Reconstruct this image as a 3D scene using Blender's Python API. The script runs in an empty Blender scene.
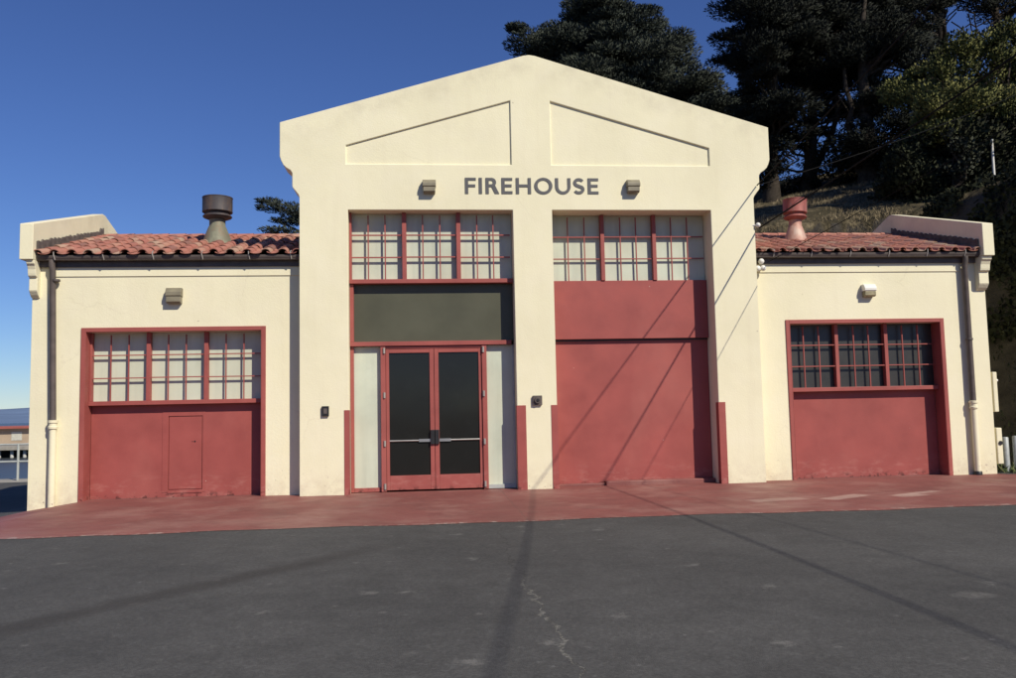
import bpy, bmesh, math, random
import numpy as np
from mathutils import Matrix, Vector

random.seed(7)
rng = np.random.default_rng(11)
scn = bpy.context.scene
COL = scn.collection
PI = math.pi

# ------------------------------------------------------------------ sun
SUN = Vector((0.72, -1.0, 1.05)).normalized()          # direction towards the sun
SUN_EL = math.asin(SUN.z)
SUN_ROT = math.atan2(SUN.x, SUN.y)

# ------------------------------------------------------------------ materials
def new_mat(name):
    m = bpy.data.materials.new(name)
    m.use_nodes = True
    nt = m.node_tree
    b = nt.nodes['Principled BSDF']
    return m, nt, b

class N:
    """tiny node helper"""
    def __init__(s, nt):
        s.nt = nt
        s.tc = nt.nodes.new('ShaderNodeTexCoord')
        s.o = s.tc.outputs['Object']
    def add(s, t, **k):
        n = s.nt.nodes.new(t)
        for a, v in k.items(): setattr(n, a, v)
        return n
    def link(s, a, b): s.nt.links.new(a, b)
    def setin(s, n, i, v):
        if hasattr(v, 'is_output'): s.link(v, n.inputs[i])
        else: n.inputs[i].default_value = v
    def noise(s, scale, detail=4, rough=.55, vec=None, out='Fac', stretch=None):
        v = vec or s.o
        if stretch:
            mp = s.add('ShaderNodeMapping'); s.link(v, mp.inputs[0]); mp.inputs['Scale'].default_value = stretch; v = mp.outputs[0]
        n = s.add('ShaderNodeTexNoise'); s.link(v, n.inputs['Vector'])
        n.inputs['Scale'].default_value = scale; n.inputs['Detail'].default_value = detail; n.inputs['Roughness'].default_value = rough
        return n.outputs[out]
    def voro(s, scale, vec=None, feature='F1', out='Distance'):
        n = s.add('ShaderNodeTexVoronoi', feature=feature); s.link(vec or s.o, n.inputs['Vector'])
        n.inputs['Scale'].default_value = scale
        return n.outputs[out]
    def ramp(s, fac, stops, interp='LINEAR'):
        n = s.add('ShaderNodeValToRGB'); s.link(fac, n.inputs[0])
        cr = n.color_ramp; cr.interpolation = interp
        while len(cr.elements) < len(stops): cr.elements.new(.5)
        for e, (p, c) in zip(cr.elements, stops):
            e.position = p
            e.color = (c, c, c, 1) if isinstance(c, (int, float)) else (*c, 1)
        return n.outputs[0]
    def math(s, op, a, b=None, clamp=False):
        n = s.add('ShaderNodeMath', operation=op, use_clamp=clamp)
        s.setin(n, 0, a)
        if b is not None: s.setin(n, 1, b)
        return n.outputs[0]
    def mix(s, fac, a, b, blend='MIX'):
        n = s.add('ShaderNodeMix', data_type='RGBA', blend_type=blend)
        s.setin(n, 0, fac)
        for i, v in ((6, a), (7, b)):
            if hasattr(v, 'is_output'): s.link(v, n.inputs[i])
            else: n.inputs[i].default_value = (*v, 1)
        return n.outputs[2]
    def sep(s):
        n = s.add('ShaderNodeSeparateXYZ'); s.link(s.o, n.inputs[0]); return n.outputs
    def bump(s, b, h, strength=.2, dist=.01):
        n = s.add('ShaderNodeBump'); s.link(h, n.inputs['Height'])
        n.inputs['Strength'].default_value = strength; n.inputs['Distance'].default_value = dist
        s.link(n.outputs[0], b.inputs['Normal'])
    def smooth(s, v, a, c):
        n = s.add('ShaderNodeMapRange', interpolation_type='SMOOTHSTEP'); s.setin(n, 0, v)
        n.inputs[1].default_value = a; n.inputs[2].default_value = c
        return n.outputs[0]

def simple(name, col, rough=.6, metal=0., var=.12, scale=6, bump=0., spec=.5, bscale=60):
    m, nt, b = new_mat(name); n = N(nt)
    f = n.noise(scale, 5)
    lo = tuple(c*(1-var) for c in col); hi = tuple(min(1, c*(1+var)) for c in col)
    n.link(n.ramp(f, [(.3, lo), (.7, hi)]), b.inputs['Base Color'])
    b.inputs['Roughness'].default_value = rough; b.inputs['Metallic'].default_value = metal
    b.inputs['Specular IOR Level'].default_value = spec
    if bump: n.bump(b, n.noise(bscale, 4), bump, .005)
    return m

def m_stucco():
    m, nt, b = new_mat('cream_stucco'); n = N(nt)
    x, y, z = n.sep()
    base = n.ramp(n.noise(.55, 6, .6), [(.3, (.72, .672, .475)), (.55, (.78, .73, .52)), (.75, (.80, .755, .555))])
    patch = n.ramp(n.noise(2.3, 3, .5), [(.45, 0.), (.62, 1.)])
    base = n.mix(n.math('MULTIPLY', patch, .12), base, (.80, .74, .60))
    # vertical rain streaks
    st = n.ramp(n.noise(1.6, 5, .6, stretch=(3.0, 3.0, .22)), [(.52, 0.), (.75, 1.)])
    base = n.mix(n.math('MULTIPLY', st, .12), base, (.55, .47, .34))
    # grime band below the gable coping
    rake = n.math('ADD', z, n.math('MULTIPLY', n.math('ABSOLUTE', x), .296))
    gr = n.math('MULTIPLY', n.smooth(rake, 7.25, 7.6), n.ramp(n.noise(2.1, 5, .65), [(.42, 0.), (.7, 1.)]))
    base = n.mix(n.math('MULTIPLY', gr, .33), base, (.42, .37, .28))
    # splash dirt and flaked patches at the foot of the walls
    foot = n.math('MULTIPLY', n.smooth(z, .55, -.05), n.ramp(n.noise(5.5, 5, .7), [(.4, .05), (.65, 1.)]))
    base = n.mix(n.math('MULTIPLY', foot, .38), base, (.43, .33, .25))
    chip = n.math('MULTIPLY', n.smooth(z, .7, .0), n.ramp(n.noise(16, 3, .6), [(.66, 0.), (.69, 1.)]))
    base = n.mix(n.math('MULTIPLY', chip, .75), base, (.34, .27, .22))
    spots = n.ramp(n.voro(1.7), [(.012, 1.), (.03, 0.)])
    base = n.mix(n.math('MULTIPLY', spots, .6), base, (.33, .27, .2))
    wv = n.add('ShaderNodeMixRGB'); wv.inputs[0].default_value = .22; n.link(n.o, wv.inputs[1]); n.link(n.noise(2.2, 4, .6, out='Color'), wv.inputs[2])
    ck = n.math('MULTIPLY', n.ramp(n.voro(.85, vec=wv.outputs[0], feature='DISTANCE_TO_EDGE'), [(.0, 1.), (.006, 0.)]), n.ramp(n.noise(.7, 3), [(.52, 0.), (.62, 1.)]))
    base = n.mix(n.math('MULTIPLY', ck, .16), base, (.40, .34, .25))
    n.link(base, b.inputs['Base Color'])
    b.inputs['Roughness'].default_value = .88; b.inputs['Specular IOR Level'].default_value = .25
    h = n.math('ADD', n.math('MULTIPLY', n.noise(38, 5, .6), .6), n.math('MULTIPLY', n.noise(2.4, 3), 1.3))
    n.bump(b, h, .35, .012)
    return m

def m_red(name='red_paint', col=(.305, .072, .062), var=.13):
    m, nt, b = new_mat(name); n = N(nt)
    x, y, z = n.sep()
    base = n.ramp(n.noise(1.5, 6, .6), [(.3, tuple(c*(1-var) for c in col)), (.7, tuple(c*(1+var) for c in col))])
    fade = n.ramp(n.noise(.9, 4, .6, stretch=(1, 1, .5)), [(.5, 0.), (.75, 1.)])
    base = n.mix(n.math('MULTIPLY', fade, .35), base, (.40, .135, .11))
    scuff = n.math('MULTIPLY', n.smooth(z, .5, -.05), n.ramp(n.noise(4, 5, .7, stretch=(1, 1, 2.5)), [(.5, 0.), (.7, 1.)]))
    base = n.mix(n.math('MULTIPLY', scuff, .45), base, (.50, .24, .20))
    rust = n.math('MULTIPLY', n.smooth(z, .10, -.02), n.ramp(n.noise(7, 4, .7), [(.52, 0.), (.58, 1.)]))
    base = n.mix(n.math('MULTIPLY', rust, .85), base, (.09, .025, .02))
    chip = n.ramp(n.voro(2.2), [(.010, 1.), (.024, 0.)])
    base = n.mix(n.math('MULTIPLY', chip, .7), base, (.62, .5, .42))
    n.link(base, b.inputs['Base Color'])
    n.link(n.ramp(n.noise(3, 4), [(.3, .48), (.7, .68)]), b.inputs['Roughness'])
    b.inputs['Specular IOR Level'].default_value = .35
    n.bump(b, n.math('ADD', n.noise(1.6, 3), n.math('MULTIPLY', n.noise(45, 3), .15)), .25, .02)
    return m

def m_pane(name, col, rough, spec=.5, var=.06, folds=False):
    m, nt, b = new_mat(name); n = N(nt)
    base = n.ramp(n.noise(1.3, 5, .6), [(.3, tuple(c*(1-var) for c in col)), (.7, tuple(c*(1+var) for c in col))])
    dirt = n.ramp(n.noise(5, 6, .7), [(.55, 0.), (.8, 1.)])
    base = n.mix(n.math('MULTIPLY', dirt, .25), base, tuple(c*.7+.02 for c in col))
    if folds:     # cloth hung behind the glass, its fold shading painted into the colour
        fo = n.ramp(n.noise(5.5, 3, .5, stretch=(1.6, 1, .10)), [(.32, .80), (.5, .97), (.7, 1.06)])
        base = n.mix(.4, base, fo, 'MULTIPLY')
        base = n.mix(n.math('MULTIPLY', n.ramp(n.noise(.55, 2), [(.42, 0.), (.6, 1.)]), .3), base, (.56, .51, .37))
    n.link(base, b.inputs['Base Color'])
    n.link(n.ramp(n.noise(2, 5), [(.35, rough), (.8, min(1, rough+.12))]), b.inputs['Roughness'])
    b.inputs['Specular IOR Level'].default_value = spec
    n.bump(b, n.noise(.9, 2), .06, .02)
    return m

def m_asphalt():
    m, nt, b = new_mat('asphalt'); n = N(nt)
    x, y, z = n.sep()
    base = n.ramp(n.noise(.35, 6, .62), [(.3, (.052, .052, .051)), (.7, (.084, .083, .080))])
    fine = n.ramp(n.noise(55, 5, .8), [(.3, .72), (.72, 1.3)])
    base = n.mix(1., base, fine, 'MULTIPLY')
    agg = n.ramp(n.voro(42, out='Color'), [(.0, .72), (.75, 1.05), (.93, 1.2), (1., 1.75)])
    base = n.mix(.75, base, agg, 'MULTIPLY')
    mid = n.ramp(n.noise(3.2, 7, .72), [(.3, .84), (.72, 1.16)])
    base = n.mix(1., base, mid, 'MULTIPLY')
    sc = n.ramp(n.noise(4.2, 7, .78), [(.60, 0.), (.74, 1.)])
    base = n.mix(n.math('MULTIPLY', sc, .34), base, (.19, .185, .175))
    sp = n.ramp(n.math('ADD', n.voro(1.3), n.math('MULTIPLY', n.math('SUBTRACT', n.noise(13, 6, .8), .5), .55)), [(.02, 1.), (.10, 0.)])
    base = n.mix(n.math('MULTIPLY', sp, .30), base, (.27, .26, .24))
    sp2 = n.ramp(n.math('ADD', n.voro(2.6), n.math('MULTIPLY', n.math('SUBTRACT', n.noise(30, 5, .8), .5), .4)), [(.02, 1.), (.09, 0.)])
    base = n.mix(n.math('MULTIPLY', sp2, .4), base, (.21, .2, .19))
    # tyre mark: a soft dark band crossing the yard
    ax, ay, bx, by = -5.3, -9.4, -1.9, -5.05
    L = math.hypot(bx-ax, by-ay); tx, ty = (bx-ax)/L, (by-ay)/L
    wob = n.math('MULTIPLY', n.math('SUBTRACT', n.noise(.8, 3), .5), .35)
    d = n.math('ADD', n.math('ADD', n.math('MULTIPLY', n.math('SUBTRACT', x, ax), -ty), n.math('MULTIPLY', n.math('SUBTRACT', y, ay), tx)), wob)
    al = n.math('ADD', n.math('MULTIPLY', n.math('SUBTRACT', x, ax), tx), n.math('MULTIPLY', n.math('SUBTRACT', y, ay), ty))
    band = n.math('MULTIPLY', n.smooth(n.math('ABSOLUTE', d), .30, .04), n.smooth(al, L+.2, L-2.2))
    base = n.mix(n.math('MULTIPLY', band, .55), base, (.028, .025, .023))
    # ragged crack filled with grit and the pale worn patch
    wig = n.math('MULTIPLY', n.math('SUBTRACT', n.noise(2.1, 5, .7), .5), .42)
    cx = n.math('ABSOLUTE', n.math('ADD', n.math('ADD', x, 1.12), wig))
    wid = n.math('MULTIPLY', n.ramp(n.noise(5, 5, .75), [(.42, .05), (.75, 1.)]), .04)
    cr = n.math('MULTIPLY', n.math('LESS_THAN', cx, wid), n.smooth(y, -7.4, -8.0))
    cr2 = n.math('MULTIPLY', n.math('LESS_THAN', cx, .012), n.smooth(y, -4.5, -5.5))
    base = n.mix(n.math('MULTIPLY', cr2, .5), base, (.03, .028, .026))
    base = n.mix(n.math('MULTIPLY', cr, .6), base, n.ramp(n.noise(60, 3), [(.4, (.09, .088, .075)), (.65, (.28, .27, .24))]))
    ex = n.math('DIVIDE', n.math('SUBTRACT', x, 1.97), .17); ey = n.math('DIVIDE', n.math('SUBTRACT', y, -8.92), .13)
    er = n.math('ADD', n.math('ADD', n.math('MULTIPLY', ex, ex), n.math('MULTIPLY', ey, ey)), n.math('MULTIPLY', n.math('SUBTRACT', n.noise(9, 5, .75), .5), 3.4))
    base = n.mix(n.math('MULTIPLY', n.math('MULTIPLY', n.smooth(er, 1.2, .3), n.ramp(n.noise(18, 5, .8), [(.38, .1), (.6, 1.)])), .34), base, (.25, .24, .22))
    n.link(base, b.inputs['Base Color'])
    b.inputs['Roughness'].default_value = .9; b.inputs['Specular IOR Level'].default_value = .3
    n.bump(b, n.math('ADD', n.noise(140, 2), n.math('MULTIPLY', n.noise(5, 3), .7)), .5, .006)
    return m

def m_apron():
    m, nt, b = new_mat('apron_paint'); n = N(nt)
    x, y, z = n.sep()
    base = n.ramp(n.noise(.6, 6, .6), [(.3, (.172, .057, .050)), (.7, (.245, .087, .075))])
    worn = n.ramp(n.noise(.75, 7, .68), [(.48, 0.), (.70, 1.)])
    base = n.mix(n.math('MULTIPLY', worn, .62), base, (.34, .20, .165))
    dirt = n.ramp(n.noise(1.3, 7, .72), [(.50, 0.), (.72, 1.)])
    base = n.mix(n.math('MULTIPLY', dirt, .5), base, (.105, .046, .042))
    chip = n.ramp(n.noise(7, 5, .75, stretch=(.7, 1.6, 1)), [(.72, 0.), (.745, 1.)])
    base = n.mix(n.math('MULTIPLY', chip, .6), base, (.45, .37, .32))
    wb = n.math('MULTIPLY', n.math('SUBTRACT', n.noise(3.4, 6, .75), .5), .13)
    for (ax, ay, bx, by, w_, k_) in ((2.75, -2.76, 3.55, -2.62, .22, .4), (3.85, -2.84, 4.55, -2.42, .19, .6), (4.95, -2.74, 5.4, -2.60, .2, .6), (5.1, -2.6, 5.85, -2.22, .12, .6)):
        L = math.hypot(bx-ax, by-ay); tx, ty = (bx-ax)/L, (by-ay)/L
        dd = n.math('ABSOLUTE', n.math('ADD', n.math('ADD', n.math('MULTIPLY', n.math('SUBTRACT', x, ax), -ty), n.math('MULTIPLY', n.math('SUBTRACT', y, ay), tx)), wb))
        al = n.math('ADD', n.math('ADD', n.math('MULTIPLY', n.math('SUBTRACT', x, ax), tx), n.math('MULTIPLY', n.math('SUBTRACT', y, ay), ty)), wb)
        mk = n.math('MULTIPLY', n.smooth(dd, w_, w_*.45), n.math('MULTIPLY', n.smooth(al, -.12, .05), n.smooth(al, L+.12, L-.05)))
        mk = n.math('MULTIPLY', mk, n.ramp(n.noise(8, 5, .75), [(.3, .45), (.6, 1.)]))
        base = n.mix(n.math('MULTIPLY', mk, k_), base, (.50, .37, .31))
    edge = n.math('MULTIPLY', n.smooth(y, -3.98, -4.07), n.ramp(n.noise(9, 6, .8, stretch=(1, .5, 1)), [(.5, 0.), (.62, 1.)]))
    base = n.mix(n.math('MULTIPLY', edge, .55), base, (.50, .44, .38))
    joint = n.math('LESS_THAN', n.math('ABSOLUTE', n.math('ADD', n.math('ADD', x, .62), n.math('MULTIPLY', n.noise(1.5, 3), .1))), .012)
    base = n.mix(n.math('MULTIPLY', joint, .4), base, (.12, .06, .05))
    n.link(base, b.inputs['Base Color'])
    n.link(n.ramp(n.noise(2, 5), [(.3, .5), (.7, .75)]), b.inputs['Roughness'])
    b.inputs['Specular IOR Level'].default_value = .35
    n.bump(b, n.math('ADD', n.noise(70, 3), n.math('MULTIPLY', n.noise(3, 4), 1.)), .3, .006)
    return m

def m_tile():
    m, nt, b = new_mat('clay_tile'); n = N(nt)
    a = n.add('ShaderNodeAttribute', attribute_name='tint')
    base = n.ramp(a.outputs['Fac'], [(0, (.21, .105, .085)), (.2, (.34, .135, .10)), (.45, (.41, .17, .12)), (.62, (.37, .14, .105)), (.8, (.42, .22, .155)), (1, (.40, .29, .21))])
    moss = n.ramp(n.noise(4, 6, .7), [(.5, 0.), (.7, 1.)])
    base = n.mix(n.math('MULTIPLY', moss, .5), base, (.19, .12, .085))
    lich = n.ramp(n.noise(17, 4, .7), [(.62, 0.), (.72, 1.)])
    base = n.mix(n.math('MULTIPLY', lich, .45), base, (.42, .34, .24))
    n.link(base, b.inputs['Base Color']); b.inputs['Roughness'].default_value = .85
    n.bump(b, n.noise(40, 4), .3, .006)
    return m

def m_vent(name, cols):
    m, nt, b = new_mat(name); n = N(nt)
    base = n.ramp(n.noise(2.5, 6, .68, stretch=(1.6, 1.6, .6)), [(.3, cols[0]), (.5, cols[1]), (.62, cols[2])])
    n.link(base, b.inputs['Base Color']); b.inputs['Roughness'].default_value = .65; b.inputs['Metallic'].default_value = .15
    n.bump(b, n.noise(30, 4), .2, .005)
    return m

def m_leaf(name, stops, rough=.8, soft=.72):
    m, nt, b = new_mat(name); n = N(nt)
    a = n.add('ShaderNodeAttribute', attribute_name='tint')
    n.link(n.ramp(a.outputs['Fac'], stops), b.inputs['Base Color'])
    b.inputs['Roughness'].default_value = rough; b.inputs['Specular IOR Level'].default_value = .12
    c = n.add('ShaderNodeAttribute', attribute_name='cn'); g = n.add('ShaderNodeNewGeometry')
    mx = n.add('ShaderNodeMix', data_type='VECTOR'); mx.inputs[0].default_value = soft
    n.link(g.outputs['Normal'], mx.inputs[4]); n.link(c.outputs['Vector'], mx.inputs[5])
    vn = n.add('ShaderNodeVectorMath', operation='NORMALIZE'); n.link(mx.outputs[1], vn.inputs[0])
    n.link(vn.outputs[0], b.inputs['Normal'])
    return m

def m_hill():
    m, nt, b = new_mat('hill_soil'); n = N(nt)
    g = n.add('ShaderNodeNewGeometry'); s = n.add('ShaderNodeSeparateXYZ'); n.link(g.outputs['Normal'], s.inputs[0])
    steep = n.smooth(n.math('ADD', s.outputs[2], n.math('MULTIPLY', n.math('SUBTRACT', n.noise(1.2, 5, .6), .5), .35)), .72, .5)
    grass = n.ramp(n.noise(1.4, 6, .7), [(.3, (.032, .030, .020)), (.5, (.075, .062, .037)), (.7, (.24, .195, .115))])
    rock = n.ramp(n.noise(1.1, 7, .7, stretch=(1, 1, 1.8)), [(.3, (.038, .034, .029)), (.6, (.080, .072, .060)), (.75, (.12, .105, .085))])
    n.link(n.mix(steep, grass, rock), b.inputs['Base Color'])
    b.inputs['Roughness'].default_value = .95; b.inputs['Specular IOR Level'].default_value = .1
    n.bump(b, n.math('ADD', n.noise(3, 6, .7), n.math('MULTIPLY', n.noise(18, 5, .7), .4)), .9, .12)
    return m

def m_water():
    m, nt, b = new_mat('bay_water'); n = N(nt)
    b.inputs['Base Color'].default_value = (.035, .042, .045, 1)
    b.inputs['Roughness'].default_value = .3; b.inputs['Specular IOR Level'].default_value = .08
    n.bump(b, n.noise(.9, 5, .6), .5, .15)
    return m

M = dict(
    stucco=m_stucco(), red=m_red(), redtrim=m_red('red_trim_paint', (.31, .078, .066)),
    blind=m_pane('whitened_glass', (.535, .575, .465), .35, .2, .09, True), olive=m_pane('dark_film_glass', (.088, .088, .060), .3, .22, .12),
    glass=m_pane('dark_glass', (.014, .014, .013), .07, .32), wglass=m_pane('dark_dusty_glass', (.028, .026, .022), .35, .6, .3),
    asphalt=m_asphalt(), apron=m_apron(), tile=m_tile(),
    brown=simple('brown_gutter_paint', (.092, .074, .066), .6, var=.25, bump=.1),
    hanger=simple('galvanised_strap', (.34, .31, .28), .5, .2),
    flash=simple('tar_flashing', (.10, .085, .075), .85, var=.4, scale=9, bump=.4),
    ventdark=m_vent('weathered_vent_metal', [(.034, .030, .034), (.055, .047, .050), (.10, .07, .055)]),
    ventcone=m_vent('verdigris_cone_metal', [(.20, .13, .08), (.17, .17, .12), (.25, .25, .17)]),
    ventred=m_vent('red_vent_metal', [(.15, .055, .048), (.30, .085, .07), (.25, .13, .11)]),
    ventpink=m_vent('faded_vent_metal', [(.30, .12, .09), (.45, .27, .21), (.50, .38, .31)]),
    letter=simple('grey_letter_paint', (.085, .083, .086), .55, var=.1),
    lamp=simple('olive_lamp_paint', (.21, .185, .125), .5, var=.2), lampw=simple('white_lamp_paint', (.75, .73, .66), .4, var=.06),
    lens=simple('yellowed_lens', (.30, .26, .15), .25, var=.3, scale=20),
    dark=simple('dark_metal', (.025, .024, .025), .45, .3), steel=simple('brushed_steel', (.48, .46, .42), .35, .8),
    white=simple('white_enamel', (.74, .72, .66), .4, var=.05),
    bollard=simple('galvanised_bollard', (.36, .38, .37), .5, .25, var=.15, scale=12),
    wire=simple('black_cable', (.012, .012, .012), .9, spec=.1),
    bark=simple('cypress_bark', (.045, .037, .03), .95, var=.4, scale=9, bump=.8, bscale=14, spec=.1),
    railing=simple('weathered_rail_metal', (.40, .42, .40), .55, .1),
    concrete=simple('pale_concrete', (.30, .28, .24), .9, var=.2, scale=2, bump=.2),
    shed=simple('tan_shed_wall', (.40, .31, .22), .9, var=.12, scale=.6),
    shedroof=simple('red_shed_roof', (.33, .09, .07), .8, var=.15, scale=.8),
    shedglass=simple('shed_window_paint', (.50, .49, .42), .5), shedwood=simple('dark_pier_timber', (.03, .028, .027), .9),
    pile=simple('pale_pile', (.50, .50, .47), .8),
    hill=m_hill(), water=m_water(), far=simple('far_hill_haze_blue', (.13, .185, .29), .95, var=.15, scale=.004, spec=0.),  # far hills: blue of the distant haze painted into the base colour
    cyp=m_leaf('cypress_leaf', [(0, (.015, .018, .016)), (.5, (.025, .029, .023)), (1, (.042, .046, .032))]),
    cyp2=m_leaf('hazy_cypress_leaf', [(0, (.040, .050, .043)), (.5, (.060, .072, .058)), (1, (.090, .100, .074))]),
    bush=m_leaf('olive_bush_leaf', [(0, (.075, .085, .026)), (.5, (.155, .16, .052)), (.85, (.24, .225, .08)), (1, (.33, .29, .12))]),
    bushd=m_leaf('dark_bush_leaf', [(0, (.014, .018, .009)), (.6, (.030, .034, .017)), (1, (.065, .068, .034))]),
    bushg=m_leaf('grey_bush_leaf', [(0, (.03, .034, .024)), (.6, (.06, .066, .046)), (1, (.13, .135, .1))]),
    grass=m_leaf('dry_grass_blade', [(0, (.07, .058, .034)), (.5, (.17, .135, .08)), (1, (.33, .265, .17))], .85),
    weed=m_leaf('weed_leaf', [(0, (.05, .075, .03)), (.6, (.10, .125, .05)), (1, (.22, .2, .09))], .8),
)

# ------------------------------------------------------------------ mesh helpers
class MB:
    def __init__(s): s.v = []; s.f = []; s.m = []; s.t = []
    def add(s, vs, fs, m=0, tint=0.):
        o = len(s.v); s.v += [tuple(v) for v in vs]
        for f in fs: s.f.append(tuple(i+o for i in f)); s.m.append(m); s.t.append(tint)
        return s
    def box(s, x0, x1, y0, y1, z0, z1, m=0):
        x0, x1 = sorted((x0, x1)); y0, y1 = sorted((y0, y1)); z0, z1 = sorted((z0, z1))
        vs = [(x, y, z) for x in (x0, x1) for y in (y0, y1) for z in (z0, z1)]
        return s.add(vs, [(0, 1, 3, 2), (4, 6, 7, 5), (0, 4, 5, 1), (2, 3, 7, 6), (0, 2, 6, 4), (1, 5, 7, 3)], m)
    def prism(s, pts, a0, a1, axis='y', m=0):
        """pts 2D loop; axis y: (x,z) ; axis x: (y,z) ; axis z: (x,y)"""
        def P(p, a): return {'y': (p[0], a, p[1]), 'x': (a, p[0], p[1]), 'z': (p[0], p[1], a)}[axis]
        n = len(pts)
        vs = [P(p, a0) for p in pts] + [P(p, a1) for p in pts]
        fs = [tuple(range(n)), tuple(range(2*n-1, n-1, -1))] + [(i, (i+1) % n, n+(i+1) % n, n+i) for i in range(n)]
        return s.add(vs, fs, m)
    def tube(s, pts, rad, seg=10, m=0, caps=True, tint=0.):
        pts = [Vector(p) for p in pts]; n = len(pts)
        if not hasattr(rad, '__len__'): rad = [rad]*n
        vs = []; ref = None
        for i, p in enumerate(pts):
            d = (pts[min(i+1, n-1)]-pts[max(i-1, 0)]).normalized()
            if ref is None:
                ref = d.orthogonal().normalized()
            u = (ref - d*ref.dot(d)).normalized(); ref = u
            w = d.cross(u)
            for k in range(seg):
                a = 2*PI*k/seg; vs.append(p + (u*math.cos(a)+w*math.sin(a))*rad[i])
        fs = [(i*seg+k, i*seg+(k+1) % seg, (i+1)*seg+(k+1) % seg, (i+1)*seg+k) for i in range(n-1) for k in range(seg)]
        if caps: fs += [tuple(range(seg-1, -1, -1)), tuple((n-1)*seg+k for k in range(seg))]
        return s.add(vs, fs, m, tint)
    def lathe(s, prof, c, seg=28, m=0):
        """prof list of (r,z)"""
        vs = [(c[0]+r*math.cos(2*PI*k/seg), c[1]+r*math.sin(2*PI*k/seg), c[2]+z) for r, z in prof for k in range(seg)]
        n = len(prof)
        fs = [(i*seg+k, i*seg+(k+1) % seg, (i+1)*seg+(k+1) % seg, (i+1)*seg+k) for i in range(n-1) for k in range(seg)]
        fs += [tuple(range(seg-1, -1, -1)), tuple((n-1)*seg+k for k in range(seg))]
        return s.add(vs, fs, m)
    def build(s, name, mats, parent=None, smooth=False, bev=0., recalc=True, seg=2):
        if not isinstance(mats, (list, tuple)): mats = [mats]
        me = bpy.data.meshes.new(name); me.from_pydata(s.v, [], s.f)
        for mt in mats: me.materials.append(mt)
        if len(mats) > 1: me.polygons.foreach_set('material_index', s.m)
        if any(s.t):
            at = me.attributes.new('tint', 'FLOAT', 'FACE'); at.data.foreach_set('value', s.t)
        if recalc:
            bm = bmesh.new(); bm.from_mesh(me); bmesh.ops.recalc_face_normals(bm, faces=bm.faces); bm.to_mesh(me); bm.free()
        if smooth:
            me.polygons.foreach_set('use_smooth', [True]*len(me.polygons))
            try: me.set_sharp_from_angle(angle=math.radians(38))
            except Exception: pass
        o = bpy.data.objects.new(name, me); COL.objects.link(o)
        if parent: o.parent = parent; o.matrix_parent_inverse = parent.matrix_basis.inverted()
        if bev:
            b = o.modifiers.new('bevel', 'BEVEL'); b.width = bev; b.segments = seg; b.limit_method = 'ANGLE'; b.angle_limit = math.radians(35)
        return o

def plate(outer, holes, y0, y1, floors=.0):
    """wall face in the XZ plane with holes (filled at y0+floors), extruded back to y1"""
    bm = bmesh.new()
    def ring(pts, y): return [bm.verts.new((p[0], y, p[1])) for p in pts]
    def edges(vs): return [bm.edges.new((vs[i], vs[(i+1) % len(vs)])) for i in range(len(vs))]
    o0 = ring(outer, y0); es = edges(o0); hs = []
    for h in holes:
        r = ring(h, y0); hs.append(r); es += edges(r)
    bmesh.ops.triangle_fill(bm, edges=es, use_beauty=True, use_dissolve=False, normal=(0, -1, 0))
    o1 = ring(outer, y1); n = len(o0)
    for i in range(n): bm.faces.new((o0[i], o0[(i+1) % n], o1[(i+1) % n], o1[i]))
    bm.faces.new(o1)
    for r, h in zip(hs, holes):
        q = ring(h, y0+floors); k = len(r)
        for i in range(k): bm.faces.new((r[i], r[(i+1) % k], q[(i+1) % k], q[i]))
        bm.faces.new(q)
    bmesh.ops.recalc_face_normals(bm, faces=bm.faces)
    me = bpy.data.meshes.new('plate'); bm.to_mesh(me); bm.free()
    return me

def link_mesh(name, me, mat, parent=None, bev=0.):
    me.name = name; me.materials.append(mat)
    o = bpy.data.objects.new(name, me); COL.objects.link(o)
    if parent: o.parent = parent; o.matrix_parent_inverse = parent.matrix_basis.inverted()
    if bev:
        b = o.modifiers.new('bevel', 'BEVEL'); b.width = bev; b.segments = 2; b.limit_method = 'ANGLE'; b.angle_limit = math.radians(35)
    return o

def tag(o, label=None, cat=None, group=None, kind=None):
    if label: o['label'] = label
    if cat: o['category'] = cat
    if group: o['group'] = group
    if kind: o['kind'] = kind
    return o

def thing(name, label, cat, loc=(0, 0, 0), group=None):
    o = bpy.data.objects.new(name, None); COL.objects.link(o); o.location = loc
    o.empty_display_size = .2
    bpy.context.view_layer.update()
    return tag(o, label, cat, group)

# ------------------------------------------------------------------ the ground
def gz(x):
    if x <= -10: return -.365
    if x <= -7.7: return -.02 - .15*(-7.7-x)
    return -.02

def sheet(name, polyfn, xs, mat, dz, kind='structure'):
    """strip sheet between y0(x) and y1(x) following gz"""
    mb = MB(); vs = []; fs = []
    for i, x in enumerate(xs):
        y0, y1 = polyfn(x); z = gz(x)+dz
        vs += [(x, y0, z), (x, y1, z)]
        if i: fs.append((2*i-2, 2*i, 2*i+1, 2*i-1))
    mb.add(vs, fs)
    o = mb.build(name, mat, recalc=False)
    o['kind'] = kind
    return o

YQ = 11.8
g = MB()
def quad(x0, x1, y0, y1, dz=-.004):
    g.add([(x0, y0, gz(x0)+dz), (x1, y0, gz(x1)+dz), (x1, y1, gz(x1)+dz), (x0, y1, gz(x0)+dz)], [(0, 1, 2, 3)])
quad(-400, -10, -600, YQ); quad(-10, -7.7, -600, YQ); quad(-7.7, 600, -600, YQ); quad(-7.7, 600, YQ, 600)
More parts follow.
